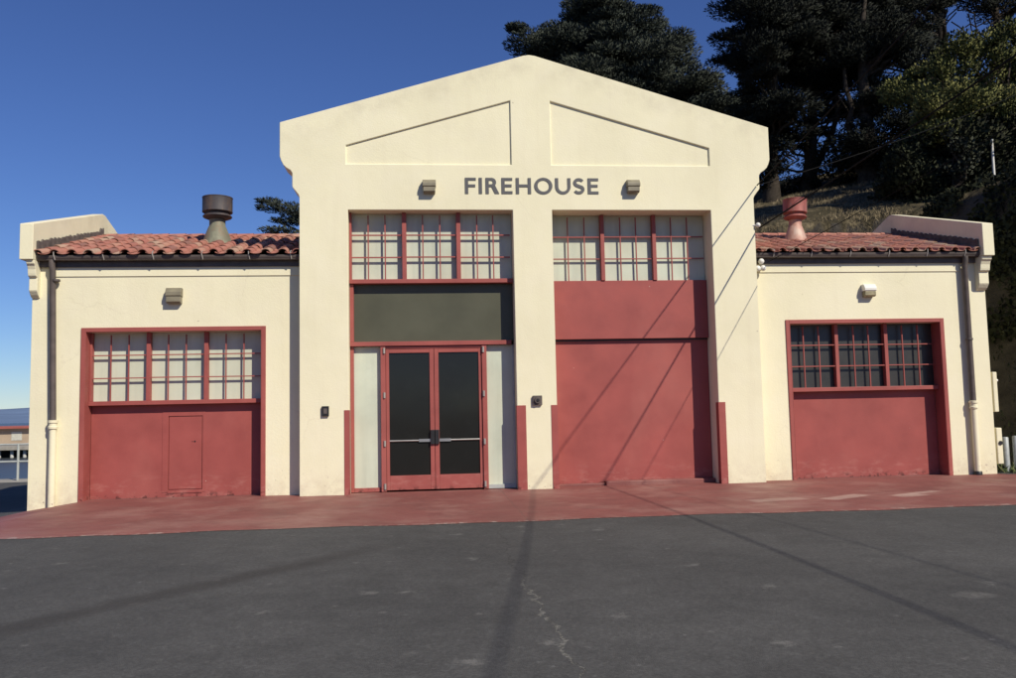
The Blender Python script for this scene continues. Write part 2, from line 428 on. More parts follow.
# quay face down to the water
g.add([(-400, YQ, gz(-400)-.004), (-10, YQ, gz(-10)-.004), (-7.7, YQ, gz(-7.7)-.004), (-7.7, 600, gz(-7.7)-.004),
       (-400, YQ, -4), (-10, YQ, -4), (-7.7, YQ, -4), (-7.7, 600, -4)], [(0, 1, 5, 4), (1, 2, 6, 5), (2, 3, 7, 6)])
ground = g.build('ground', M['asphalt'], recalc=False); ground['kind'] = 'structure'

# painted apron: ragged front edge
xs = sorted(set([-14, -10, -8.6, -7.7] + list(np.arange(-13, 16, .22)) + [16]))
def apron_edge(x):
    front = -4.10 - .02*max(0, x-2) + .05*math.sin(1.3*x) + .03*math.sin(4.1*x+1) + random.uniform(-.016, .016)
    if x < -8.68: back = -.35 - .42*(-8.68-x)
    elif x > 8.7: back = .15 - .05*(x-8.7)
    else: back = .5
    return front, max(back, front+.3)
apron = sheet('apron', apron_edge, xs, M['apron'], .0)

# pale concrete walk along the quay with the railing
cw = MB()
for x0, x1 in ((-200, -10), (-10, -8.75)):
    for (y0, y1, d) in ((10.3, YQ-.01, .0),):
        cw.add([(x0, y0, gz(x0)+d), (x1, y0, gz(x1)+d), (x1, y1, gz(x1)+d), (x0, y1, gz(x0)+d)], [(0, 1, 2, 3)])
quay = cw.build('quay_path', M['concrete'], recalc=False); quay['kind'] = 'structure'

w = MB(); w.add([(-9000, 11.7, -2.5), (40, 11.7, -2.5), (3000, 9000, -2.5), (-9000, 9000, -2.5)], [(0, 1, 2, 3)])
water = w.build('water', M['water'], recalc=False); water['kind'] = 'structure'

# far hills over the bay
fh = MB(); vs = []; fs = []
NX = 90
for i in range(NX+1):
    x = -4200 + i*50
    t = i/NX
    top = 66 + 14*math.sin(t*19)+9*math.sin(t*47+1)+6*math.sin(t*101)
    for k, (dy, hz) in enumerate(((-4300, -2.8), (-3700, .2), (-2000, .22*top), (0, .72*top+4*math.sin(i*1.7)), (800, top))):
        vs.append((x*(1 if k > 1 else .8), 5200+dy+40*math.sin(i*.9+k), hz))
    if i:
        for k in range(4): fs.append((5*i-5+k, 5*i+k, 5*i+k+1, 5*i-4+k))
fh.add(vs, fs)
o = fh.build('distant_hills', M['far'], smooth=True, recalc=False); o['kind'] = 'structure'

# ------------------------------------------------------------------ the firehouse
B = thing('firehouse_building', 'cream stucco building with tall gabled centre, low tiled wings and red doors', 'building')
ZB = -.6     # walls run below the ground

# centre facade with two tall openings
OZ = 4.9
LX0, LX1, RX0, RX1 = -3.25, -.355, .35, 3.265
half = [(4.08, 5.12), (4.10, 5.17), (4.15, 5.235), (4.195, 5.29), (4.205, 5.33), (4.205, 5.55), (4.235, 5.60), (4.30, 5.64), (4.36, 5.70), (4.395, 5.77), (4.42, 5.85), (4.42, 6.455)]
outer = [(LX0, ZB), (LX0, OZ), (LX1, OZ), (LX1, ZB), (RX0, ZB), (RX0, OZ), (RX1, OZ), (RX1, ZB), (4.08, ZB)] + half + \
        [(.10, 7.74), (0, 7.755), (-.10, 7.74)] + [(-x, z) for x, z in reversed(half)] + [(-4.08, ZB)]
pan = [(3.28, 6.055), (3.28, 5.72), (.36, 5.72), (.36, 6.90)]
FT = .52
link_mesh('facade_wall', plate(outer, [pan, [(-x, z) for x, z in reversed(pan)]], 0, FT, .035), M['stucco'], B, bev=.012)
# body behind the facade
mb = MB()
mb.box(-4.08, -3.8, FT, 8.6, ZB, 5.3); mb.box(3.8, 4.08, FT, 8.6, ZB, 5.3)
mb.prism([(-3.8, ZB), (3.8, ZB), (3.8, 5.3), (4.08, 5.3), (0, 6.6), (-4.08, 5.3), (-3.8, 5.3)], 8.3, 8.6, 'y')
mb.build('side_wall', M['stucco'], B)
mb = MB()
mb.prism([(-4.075, 5.302), (0, 6.75), (4.075, 5.302), (4.075, 5.44), (0, 6.90), (-4.075, 5.44)], FT+.002, 8.9, 'y')
mb.build('centre_roof', M['tile'], B)

def muntin_window(x0, x1, z0, z1, yp, pane_mat, cols=3, rows=3, sashes=3, frame_mat=None, mull=.075, mdepth=.13, mgap=.075, sill=True, name='window', thin=.0105, edge=True):
    """steel sash window: pane behind, muntin grid in front of it, mullions between the sashes"""
    fm = frame_mat or M['redtrim']
    sw = (x1-x0)/sashes
    k = MB()
    if sill: k.box(x0, x1, yp-mdepth-.03, yp-.002, z0-.075, z0-.001)
    else: k.box(x0, x1, yp-.05, yp-.002, z0-.03, z0-.001)
    win = k.build(name, fm, B, bev=.005)
    for i in range(sashes):
        c = x0+i*sw
        k = MB(); k.box(x0 if i == 0 else c-mull*.5, c+mull*.5, yp-mdepth, yp-.004, z0, z1)
        k.build('mullion', fm, win, bev=.004)
    mt = MB()
    for i in range(sashes):
        a = x0+i*sw+mull*.5; b_ = x0+(i+1)*sw-mull*.5
        for c in range(1, cols):
            xx = a+(b_-a)*c/cols+random.uniform(-.006, .006)
            mt.box(xx-thin, xx+thin, yp-mgap-.028, yp-mgap, z0, z1-.04)
        for r in range(1, rows):
            zz = z0+(z1-z0)*r/rows+random.uniform(-.004, .004)
            mt.box(a, b_, yp-mgap-.024, yp-mgap+.004, zz-thin, zz+thin)
    mt.build('muntin', fm, win)
    for i in range(sashes):
        p = MB(); a = x0+i*sw; b_ = a+sw
        p.box(a+.002, b_-.002, yp, yp+.02, z0, z1)
        po = p.build('pane', pane_mat, win)
    return win

# ---- left centre bay: window, dark transom panel, glazed double door with sidelights
YD = .32
muntin_window(LX0+.004, LX1-.004, 3.70, OZ-.005, YD, M['blind'])
t = MB(); t.box(LX0+.004, LX1-.004, YD, YD+.03, 2.60, 3.622)
to = t.build('transom_panel', M['olive'], B)
hd = MB(); hd.box(LX0+.004, LX1-.05, YD-.11, YD-.002, 2.525, 2.60); hd.box(LX0+.004, LX0+.07, YD-.10, YD-.002, 2.601, 3.622)
hd.build('door_header', M['redtrim'], B, bev=.004)
DX0, DX1 = -2.72, -.855
for (a, b_) in ((LX0+.004, DX0), (DX1, LX1-.004)):
    sl = MB(); sl.box(a, b_, YD+.005, YD+.03, .06, 2.52)
    so = sl.build('sidelight', M['blind'], B)
    e = MB()
    if a < -2: e.box(a, a+.06, YD-.05, YD+.004, -.01, 2.524)
    else: e.box(b_-.03, b_, YD-.02, YD+.004, -.01, 2.524)
    e.box(a+(.062 if a < -2 else .002), b_-.003, YD-.03, YD+.004, -.01, .06)
    e.build('frame', M['railing'] if a > -2 else M['redtrim'], so, bev=.003)
df = MB()
df.box(DX0, DX0+.085, YD-.09, YD+.02, -.01, 2.524); df.box(DX1-.085, DX1, YD-.09, YD+.02, -.01, 2.524)
df.box(DX0+.086, DX1-.086, YD-.07, YD+.02, 2.475, 2.524)
df.build('door_frame', M['redtrim'], B, bev=.004)
cxm = (DX0+DX1)/2
for side in (-1, 1):
    x0, x1 = (DX0+.09, cxm-.004) if side < 0 else (cxm+.004, DX1-.09)
    d = MB(); yf, yb = YD-.06, YD-.015
    so_, si = .055, .075
    a = x0+(so_ if side < 0 else si); b_ = x1-(si if side < 0 else so_)
    d.box(x0, a, yf, yb, .012, 2.47); d.box(b_, x1, yf, yb, .012, 2.47)
    d.box(a+.0005, b_-.0005, yf+.001, yb, .012, .26); d.box(a+.0005, b_-.0005, yf+.001, yb, 2.40, 2.47)
    do = d.build('door', M['redtrim'], B, bev=.004)
    p = MB(); p.box(a+.001, b_-.001, yf+.026, yf+.04, .262, 2.398); p.build('pane', M['glass'], do)
    h = MB()
    h.tube([(a+.0, yf+.012, .86), (b_, yf+.012, .86)], .016, 8)
    h.box(a if side > 0 else b_-.2, a+.2 if side > 0 else b_, yf-.004, yf+.024, .835, .885)
    h.build('push_bar', M['steel'], do, smooth=True)
    k = MB()
    kx = x1-.07 if side < 0 else x0
    k.box(kx, kx+.07, yf-.035, yf-.001, .79, 1.04)
    k.build('lock_case', M['dark'], do, bev=.004)
    for zz in (.08, .82, 1.66, 2.44):
        hg = MB(); hx = x0-.028 if side < 0 else x1+.028
        hg.tube([(hx, yf-.035, zz-.05), (hx, yf-.035, zz+.05)], .02, 8)
        hg.build('hinge', M['hanger'], do, smooth=True)

# ---- right centre bay: window, hanging upper panel, big door panel
YR = .46
muntin_window(RX0+.004, RX1-.004, 3.68, OZ-.005, YR, M['blind'], mull=.07, sill=False, mdepth=.11, mgap=.052, thin=.009)
up = MB(); up.box(RX0+.004, RX1-.004, YR-.088, YR+.03, 2.61, 3.678)
up.build('upper_door_panel', M['red'], B, bev=.004)
lo = MB(); lo.box(RX0+.004, RX1-.004, YR, YR+.05, -.03, 2.609)
dr = lo.build('roller_door', M['red'], B, bev=.004)
tr = MB(); tr.box(RX0+.01, RX1-.01, YR-.025, YR-.001, 2.578, 2.607)  # dark strip standing in for the shadow gap under the upper panel
tr.build('gap_shadow_strip', M['dark'], dr)
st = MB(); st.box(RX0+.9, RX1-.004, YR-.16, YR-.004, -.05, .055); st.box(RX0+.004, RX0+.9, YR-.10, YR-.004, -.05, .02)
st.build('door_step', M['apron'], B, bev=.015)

# painted corner guards on the piers
for gx0, gx1, jx, zt in ((-3.33, LX0-.0, LX0, 1.415), (LX1, -.20, LX1, 1.435), (.245, RX0, RX0, 1.43), (RX1, 3.385, RX1, 1.42)):
    c = MB(); c.box(gx0, gx1, -.009, -.0005, -.02, zt)
    inner = (jx-.0005, jx+.008) if (jx == LX0 or jx == RX0) else (jx-.008, jx+.0005)
    c.box(inner[0], inner[1], -.009, .13, -.02, zt-.003)
    c.build('corner_guard', M['red'], B)

# ---- wings
WY = .30
ZEAVE = 4.14; SL = .298; YE = .11; YRIDGE = 3.05
ZRIDGE = ZEAVE+SL*(YRIDGE-YE)

def tile_roof(s, seed):
    r = random.Random(seed)
    mb = MB()
    x0, x1 = 4.10, 8.47
    n = 15 if s < 0 else 17; sp = (x1-x0)/n; ks = 15/n
    nor = math.hypot(1, SL)
    for face in (1, -1):
        L = (YRIDGE-YE)*nor
        exp = .335; rows = int(L/exp)+1
        def P(x, a, h):
            dy = a/nor; z = ZEAVE+SL*dy + h/nor
            y = YE+dy - h*SL/nor
            return (s*x, y if face > 0 else 2*YRIDGE-y, z)
        for row in range(rows):
            a0 = row*exp - (0.03 if row == 0 else .0)
            for i in range(n+1):
                for kind in (0, 1):
                    if kind == 0 and i == n: continue
                    if face < 0 and kind == 0: pass
                    xc = x0+sp*(i+.5) if kind == 0 else x0+sp*i+(.04 if i == 0 else 0)-(.04 if i == n else 0)
                    if kind == 0: xc += 0
                    jx = r.uniform(-.012, .012); ja = r.uniform(-.025, .02); jh = r.uniform(-.003, .006); tw = r.uniform(-.01, .01)
                    tint = r.random()*.98+.01
                    seg = 8; th = .016
                    vs = []; fs = []
                    for e, (aa, rr, hh) in enumerate(((a0+ja, .090*ks, .012), (a0+ja+.40, .078*ks, -.002))):
                        if aa > L+.05: aa = L+.05
                        for q in (0, th):
                            for k in range(seg+1):
                                an = PI*k/seg
                                rad = rr-q
                                if kind == 1:     # cover: arch
                                    px, ph = math.cos(an)*rad, math.sin(an)*rad*.80+hh+.022+jh
                                else:             # pan: trough
                                    px, ph = math.cos(an)*(rad+.012), -math.sin(an)*rad*.36+hh+.035+jh
                                vs.append(P(xc+jx+px+(tw if e else 0), aa, ph))
                    K = seg+1
                    for k in range(seg):
                        fs.append((k, k+1, 2*K+k+1, 2*K+k))            # outer
                        fs.append((K+k, 3*K+k, 3*K+k+1, K+k+1))        # inner
                        fs.append((k, K+k, K+k+1, k+1))                # front lip
                    fs.append((0, 2*K, 3*K, K)); fs.append((seg, K+seg, 3*K+seg, 2*K+seg))
                    mb.add(vs, fs, 0, tint)
    # ridge caps
    k = 0; x = x0
    while x < x1-.05:
        vs = []; fs = []; seg = 8
        for e, rr in ((0, .11), (.40, .095)):
            for q in range(seg+1):
                an = PI*q/seg
                vs.append((s*min(x+e, x1), YRIDGE+math.cos(an)*rr, ZRIDGE+.02+math.sin(an)*rr*.8))
        for q in range(seg): fs.append((q, q+1, seg+2+q, seg+1+q))
        mb.add(vs, fs, 0, r.random()*.9+.05); x += .34
    # deck under the tiles
    mb.prism([(YE+.02, ZEAVE-.035), (YRIDGE, ZRIDGE-.035), (2*YRIDGE-YE-.02, ZEAVE-.035), (2*YRIDGE-YE-.02, ZEAVE-.075), (YRIDGE, ZRIDGE-.075), (YE+.02, ZEAVE-.075)], s*x0, s*x1, 'x', 1)
    o = mb.build('wing_roof', [M['tile'], M['brown']], B, recalc=False, smooth=True)
    return o

def wing(s):
    X0, X1 = 4.08, (8.605 if s < 0 else 8.665)                    # inner and outer end of the wing wall (times s)
    OX0, OX1, OTOP = 4.70, 7.785, 2.91      # outer edges of the red frame
    fw = .068
    a, b_, zt = OX0+fw, OX1-fw, OTOP-fw     # clear opening
    pts = [(X0, ZB), (a, ZB), (a, zt), (b_, zt), (b_, ZB), (X1, ZB), (X1, 4.12), (X0, 4.12)]
    me = plate([(s*x, z) for x, z in pts], [], WY, WY+.36)
    link_mesh('wing_wall', me, M['stucco'], B, bev=.008)
    # back of the wing
    bk = MB(); bk.box(s*X0, s*X1, 5.75, 6.0, ZB, 4.12); bk.build('rear_wall', M['stucco'], B)
    # end wall with stepped parapet and corbelled kneeler, one profile in depth
    ew = MB()
    ew.prism([(WY+.361, ZB), (WY+.361, 4.05), (6.15, 4.05), (6.15, ZB)], s*8.482, s*X1, 'x')
    ew.prism([(WY+.02, 3.42), (WY-.03, 3.435), (WY-.075, 3.475), (.185, 3.53), (.175, 3.55), (.175, 3.765), (.15, 3.772), (.128, 3.79), (.118, 3.83), (.108, 3.90), (.085, 3.955), (.05, 3.99), (.042, 4.05), (WY+.02, 4.05)], s*8.475, s*(X1+.004), 'x')
    ew.prism([(0, 4.052), (0, 4.66), (YRIDGE, 5.53), (YRIDGE+.12, 5.53), (6.15, 4.62), (6.15, 4.052)], s*8.482, s*8.70, 'x')
    ew.build('end_wall', M['stucco'], B, bev=.010)
    # thin trim line and the brown soffit board under the eave
    tm = MB(); tm.box(s*4.085, s*(8.30 if s < 0 else 8.16), WY-.018, WY+.01, 3.795, 4.045); tm.build('frieze', M['stucco'], B, bev=.006)
    fb = MB(); fb.box(s*4.085, s*8.478, WY-.05, WY-.0185, 3.955, 4.10); fb.box(s*4.085, s*8.478, YE+.1, WY-.051, 4.065, 4.10)
    fb.build('fascia', M['brown'], B)
    rf = tile_roof(s, 3 if s < 0 else 5)
    # ragged tar flashing against the parapet
    fl = MB(); vs = []; fs = []; K = 60
    for i in range(K+1):
        y = .12+(YRIDGE-.12)*i/K; zr = ZEAVE+SL*(y-YE)
        topz = zr+.235-.07*i/K + .018*math.sin(i*1.9)+random.uniform(-.012, .012)
        if y > YRIDGE-.16: topz += .04
        for xx in (8.4815, 8.452): vs += [(s*xx, y, zr-.05), (s*xx, y, topz)]
        if i:
            q = 4*i
            fs += [(q-4, q, q+1, q-3), (q-2, q-1, q+3, q+2), (q-3, q+1, q+3, q-1)]
    fs.append((0, 1, 3, 2))
    fl.add(vs, fs); fl.build('flashing', M['flash'], rf)
    # gutter: half round trough with strap hangers
    gp = []
    for k in range(11):
        an = PI+PI*k/10; gp.append((.175+.07*math.cos(an), 4.135+.085*math.sin(an)))
    gp += [(.235, 4.135), (.228, 4.125), (.122, 4.125), (.115, 4.135)]
    gu = MB(); gu.prism(gp, s*4.09, s*8.475, 'x'); go = gu.build('gutter', M['brown'], B)
    xs_ = [4.24, 4.95, 5.74, 6.56, 7.38, 8.18] if s < 0 else [4.46, 5.18, 5.93, 6.68, 7.43, 8.18]
    for x in xs_:
        h = MB(); pts_ = [(s*x, .13, 4.205), (s*(x+.012), .10, 4.19), (s*(x+.01), .099, 4.14), (s*x, .104, 4.10), (s*(x-.004), .125, 4.06)]
        h.tube(pts_, .011, 6); h.build('hanger', M['hanger'], go, smooth=True)
    # downpipe: dark upper run, cream cast lower run
    px = -8.185 if s < 0 else 8.225
    dp = MB(); pt = px-(.06 if s < 0 else 0)
    dp.tube([(pt, .175, 4.07), (pt, .175, 3.99), (pt, .215, 3.88), (px, .215, 1.31)], .052, 12)
    do = dp.build('downpipe', M['brown'], B, smooth=True)
    lw = MB(); lw.lathe([(.056, gz(px)-.05), (.056, 1.20), (.075, 1.205), (.078, 1.24), (.066, 1.25), (.066, 1.30), (.080, 1.305), (.082, 1.345), (.05, 1.35)], (px, .215, 0), 16)
    lw.build('standpipe', M['stucco'], do, smooth=True)
    for zz in ((3.72,) if s < 0 else (2.5,)):
        cl = MB(); cl.lathe([(.062, zz-.02), (.066, zz), (.062, zz+.02)], (px, .215, 0), 14); cl.box(px-.012, px+.012, .215, WY, zz-.015, zz+.015)
        cl.build('clamp', M['brown'] if zz > 1.3 else M['stucco'], do, smooth=True)
    if s > 0:
        ft = MB(); ft.lathe([(.075, -.03), (.075, .03), (.06, .05)], (px, .215, 0), 14); ft.build('shoe', M['dark'], do, smooth=True)
    # red frame on the wall round the opening, red jamb linings
    fr = MB()
    fr.box(s*OX0, s*a, WY-.022, WY+.05, gz(s*OX0)-.02, OTOP); fr.box(s*b_, s*OX1, WY-.022, WY+.05, gz(s*OX1)-.02, OTOP)
    fr.box(s*(a+.0005), s*(b_-.0005), WY-.022, WY+.05, zt-.004, OTOP)
    yj = WY+.28
    fr.box(s*(a+.0003), s*(a+.012), WY-.0215, yj, gz(s*OX0)-.02, zt); fr.box(s*(b_-.012), s*(b_-.0003), WY-.0215, yj, gz(s*OX1)-.02, zt)
    fr.build('opening_frame', M['redtrim'], B, bev=.004)
    i0, i1 = a+.013, b_-.013
    lo_, hi_ = (s*i0, s*i1) if s > 0 else (s*i1, s*i0)
    muntin_window(lo_, hi_, 1.655, zt-.002, yj, M['blind'] if s < 0 else M['wglass'], mdepth=.11, mgap=.07, mull=.068, thin=.009)
    dz = gz(-7.7)-.03
    if s < 0:
        wx0, wx1, wz0, wz1 = -6.41, -5.83, .10, 1.375
        d = plate([(lo_, dz), (hi_, dz), (hi_, 1.579), (lo_, 1.579)], [[(wx0, wz0), (wx1, wz0), (wx1, wz1), (wx0, wz1)]], yj, yj+.05, .022)
        do = link_mesh('garage_door', d, M['red'], B, bev=.004)
        rim = MB()
        rim.box(wx0-.10, wx0-.0, yj-.006, yj-.0005, .06, wz1+.07); rim.box(wx1, wx1+.05, yj-.006, yj-.0005, .06, wz1+.07)
        rim.box(wx0+.0005, wx1-.0005, yj-.006, yj-.0005, wz1, wz1+.07); rim.box(wx0+.0005, wx1+.0, yj-.012, yj-.0005, .045, wz0)
        rim.build('door_trim', M['red'], do, bev=.003)
        wd = MB(); wd.box(wx0+.012, wx1-.012, yj+.006, yj+.021, wz0+.012, wz1-.012)
        wo = wd.build('wicket_door', M['red'], do, bev=.003)
        kn = MB(); kn.tube([(wx1-.13, yj-.0, .93), (wx1-.13, yj+.012, .93)], .014, 10); kn.tube([(wx1-.17, yj+.0, .93), (wx1-.17, yj+.012, .93)], .008, 8); kn.build('handle', M['dark'], wo, smooth=True)
    else:
        d = MB(); d.box(lo_, hi_, yj, yj+.05, dz, 1.579)
        do = d.build('garage_door', M['red'], B, bev=.004)
    return rf

roofL = wing(-1); roofR = wing(1)

# roof ventilators (chimney-like parts of the roofs)
def vent(roof, c, R0, mats, tilt=0., zcap=5.61):
    x, y = c; zr = ZEAVE+SL*(y-YE)-.1
    h = zcap-zr
    mb = MB()
    q = R0/.28; k = h/.95
    mb.lathe([(.30*q, 0), (.285*q, .10*k), (.165*q, .40*k), (.150*q, .42*k), (.150*q, .555*k)], (0, 0, 0), 28, 1)
    mb.lathe([(.155*q, .535*k), (.17*q, .54*k), (R0*.92, .572*k), (R0*.98, .59*k), (R0*.96, .605*k), (R0*.80, .64*k), (R0*.80, .672*k)], (0, 0, 0), 28, 0)
    mb.lathe([(R0*.7, .668*k), (R0*1.0, .671*k), (R0*1.02, .68*k), (R0*1.0, .69*k), (R0*1.0, .93*k), (R0*1.02, .935*k), (R0*1.02, .95*k), (R0*.3, .985*k)], (0, 0, 0), 28, 0)
    mb.v = [tuple(Matrix.Rotation(tilt, 3, 'Y') @ Vector(v) + Vector((x, y, zr))) for v in mb.v]
    return mb.build('roof_vent', mats, roof, smooth=True)
vent(roofL, (-5.945, 2.0), .282, [M['ventdark'], M['ventcone']])
vent(roofR, (5.745, 2.0), .24, [M['ventred'], M['ventpink']], .03, 5.60)

# insulators on the junction of centre block and right wing
ins = MB()
def ball(mb, c, r, m=0):
    mb.lathe([(r*math.sin(PI*(k+.01)/8.02), -r*math.cos(PI*(k+.01)/8.02)) for k in range(9)], c, 14, m)
for c in ((4.24, .17, 3.985), (4.16, .15, 3.85), (4.27, .17, 3.86)): ball(ins, c, .055)
for c in ((4.24, .17, 3.985), (4.16, .15, 3.85), (4.27, .17, 3.86)): ins.tube([(c[0], c[1], c[2]), (c[0], WY, c[2])], .018, 6)
ins.build('insulator', M['white'], B, smooth=True)
ins = MB(); ball(ins, (4.13, -.03, 4.62), .045); ins.tube([(4.13, -.03, 4.62), (4.0, .03, 4.62)], .015, 6)
ins.build('insulator', M['white'], B, smooth=True)

# ------------------------------------------------------------------ lettering FIREHOUSE
sg = thing('sign_lettering', 'dark grey capital letters FIREHOUSE fixed across the centre gable', 'sign', (0, 0, 5.19))
def stroke(pts, wd):
    """2D polyline to closed ribbon outline quads"""
    n = len(pts); L = []; Rr = []
    for i, p in enumerate(pts):
        a = pts[max(i-1, 0)]; b_ = pts[min(i+1, n-1)]
        dx, dy = b_[0]-a[0], b_[1]-a[1]; l = math.hypot(dx, dy)
        w_ = wd[i] if hasattr(wd, '__len__') else wd
        L.append((p[0]-dy/l*w_/2, p[1]+dx/l*w_/2)); Rr.append((p[0]+dy/l*w_/2, p[1]-dx/l*w_/2))
    return L, Rr
HT = .288; SV = .057; SH = .047; U = .00389
def lx(u): return -1.196+(u-115)*U
def letter(ch, u0, u1):
    x0, x1 = lx(u0), lx(u1); z0 = 5.192; z1 = z0+HT
    mb = MB(); y0, y1 = -.011, -.0005
    W_ = x1-x0
    def rect(a, b_, c, d, e=0.): mb.box(a, b_, y0+e, y1, c, d)
    def rib(pts, wd, e=0.):
        L, Rr = stroke(pts, wd)
        for i in range(len(pts)-1):
            mb.prism([L[i], L[i+1], Rr[i+1], Rr[i]], y0+e, y1, 'y')
    def ribbon(pts, wd, closed=False):
        L, Rr = stroke(pts, wd); n = len(pts)
        vs = [(p[0], y0, p[1]) for p in L]+[(p[0], y0, p[1]) for p in Rr]+[(p[0], y1, p[1]) for p in L]+[(p[0], y1, p[1]) for p in Rr]
        fs = []
        for i in range(n-1):
            fs += [(i, i+1, n+i+1, n+i), (2*n+i, 3*n+i, 3*n+i+1, 2*n+i+1), (i, 2*n+i, 2*n+i+1, i+1), (n+i, n+i+1, 3*n+i+1, 3*n+i)]
        fs += [(0, n, 3*n, 2*n), (n-1, 3*n-1, 4*n-1, 2*n-1)] if False else [(0, n, 3*n, 2*n), (n-1, 2*n+n-1, 3*n+n-1, 2*n-1)]
        mb.add(vs, fs)
    if ch in 'FIEHR': rect(x0, x0+SV, z0, z1)
    if ch == 'F':
        rect(x0+SV+.0003, x1, z1-SH, z1); rect(x0+SV+.0003, x1-.012, z0+HT*.42, z0+HT*.42+SH)
    if ch == 'E':
        rect(x0+SV+.0003, x1, z1-SH, z1); rect(x0+SV+.0003, x1, z0, z0+SH); rect(x0+SV+.0003, x1-.014, z0+HT*.43, z0+HT*.43+SH)
    if ch == 'H':
        rect(x1-SV, x1, z0, z1); rect(x0+SV+.0003, x1-SV-.0003, z0+HT*.43, z0+HT*.43+SH)
    if ch == 'R':
        bw = W_*.80
        rz = HT*.285; zc = z1-SH*.5-(rz-SH*.5)
        xc = x0+bw-rz
        pts = [(x0+SV, z1-SH/2), (xc, z1-SH/2)]
        rr = rz-SH/2
        for k in range(1, 13):
            an = PI/2-PI*k/12; pts.append((xc+rr*math.cos(an)*1.0, zc+rr*math.sin(an)))
        pts.append((x0+SV, zc-rr))
        ribbon(pts, [SH, SH]+[SH+.012*math.sin(PI*k/12) for k in range(1, 13)]+[SH])
        mb.prism([(x0+SV+.035, zc-rr+.002), (x0+SV+.105, zc-rr+.02), (x1+.012, z0), (x1-.066, z0)], y0+.001, y1, 'y')
    if ch == 'O':
        xc, zc = (x0+x1)/2, (z0+z1)/2; ro = W_/2; rzz = HT/2+.006
        vs = []; n = 40
        for k in range(n):
            an = 2*PI*k/n; c_, s_ = math.cos(an), math.sin(an)
            for (ra, rb) in ((ro, rzz), (ro-.059, rzz-.047)):
                for y in (y0, y1): vs.append((xc+ra*c_, y, zc+rb*s_))
        fs = []
        for k in range(n):
            q, r_ = 4*k, 4*((k+1) % n)
            fs += [(q, r_, r_+2, q+2), (q, q+1, r_+1, r_), (q+2, r_+2, r_+3, q+3), (q+1, q+3, r_+3, r_+1)]
        mb.add(vs, fs)
    if ch == 'U':
        r_ = W_/2-SV/2; zc = z0+r_+SH/2-.004
        pts = [(x0+SV/2, z1)]+[((x0+x1)/2-r_*math.cos(PI*k/16), zc-r_*math.sin(PI*k/16)) for k in range(17)]+[(x1-SV/2, z1)]
        ribbon(pts, [SV]+[SV-.008*math.sin(PI*k/16) for k in range(17)]+[SV])
    if ch == 'S':
        xc = (x0+x1)/2; rx = W_/2-.03; r1 = (HT-SH)/4*.97; zt_ = z1-SH/2-r1; zb = z0+SH/2+r1*1.03
        pts = []
        for k in range(0, 15):
            an = math.radians(28)+math.radians(212)*k/14
            pts.append((xc+rx*.98*math.cos(an)+.006, zt_+r1*math.sin(an)))
        for k in range(1, 16):
            an = math.radians(52)-math.radians(205)*k/15
            pts.append((xc+rx*math.cos(an), zb+r1*1.03*math.sin(an)))
        n = len(pts)
        ribbon(pts, [SH+.010*math.sin(PI*k/(n-1)) for k in range(n)])
    return mb.build('letter', M['letter'], sg)
for ch, u0, u1 in (('F', 115, 165), ('I', 178, 194), ('R', 209, 268), ('E', 282, 332), ('H', 348, 418), ('O', 433, 517), ('U', 530, 602), ('S', 612, 667), ('E', 682, 732)):
    letter(ch, u0, u1)

# ------------------------------------------------------------------ wall lamps and small boxes
def wall_lamp(loc, label, housing, w_=.235, h=.235, white=False):
    r = thing('wall_lamp', label, 'wall lamp', loc, 'box lamps on the facade')
    X, Y, Z = loc
    k = MB()
    k.prism([(0, .45*h), (-.125, .45*h), (-.14, .48*h), (-.14, h*.72), (-.09, h), (0, h)], -w_/2, w_/2, 'x')
    k.v = [(v[0]+X, v[1]+Y, v[2]+Z) for v in k.v]; k.build('housing', housing, r, bev=.008)
    k = MB(); k.prism([(-.001, .45*h-.001), (-.001, 0), (-.09, 0), (-.125, .10*h), (-.125, .45*h-.001)], -w_/2+.012, w_/2-.012, 'x')
    k.v = [(v[0]+X, v[1]+Y, v[2]+Z) for v in k.v]; k.build('lens', M['lens'] if white else M['lamp'], r, bev=.006)
    return r
wall_lamp((-1.83, 0, 5.185), 'olive box lamp left of the FIREHOUSE lettering', M['lamp'])
wall_lamp((1.825, 0, 5.2), 'olive box lamp right of the FIREHOUSE lettering', M['lamp'])
wall_lamp((-6.24, WY, 3.31), 'olive box lamp on the left wing above the whitened garage window', M['lamp'], .265, .27)
wall_lamp((6.32, WY, 3.32), 'white topped box lamp on the right wing above the dark garage window', M['lampw'], .235, .235, True)

sb = thing('switch_box', 'small black key switch box on the left pier beside the glazed doors', 'switch box', (-3.64, 0, 1.33))
k = MB(); k.box(-3.705, -3.585, -.045, -.0005, 1.32, 1.49); k.build('case', M['dark'], sb, bev=.006)
k = MB(); k.box(-3.675, -3.615, -.052, -.0455, 1.36, 1.45); k.build('cover', M['brown'], sb, bev=.003)
ab = thing('alarm_box', 'square dark alarm box with round horn on the middle pier', 'alarm box', (0, 0, 1.43))
k = MB(); k.box(-.08, .085, -.05, -.0005, 1.435, 1.60); k.build('case', M['brown'], ab, bev=.006)
k = MB(); k.tube([(.0025, -.051, 1.517), (.0025, -.085, 1.517)], [.058, .05], 16); k.build('horn', M['brown'], ab, smooth=True)
k = MB(); k.tube([(.0025, -.0855, 1.517), (.0025, -.095, 1.517)], [.03, .022], 12); k.build('horn_cap', M['dark'], ab, smooth=True)

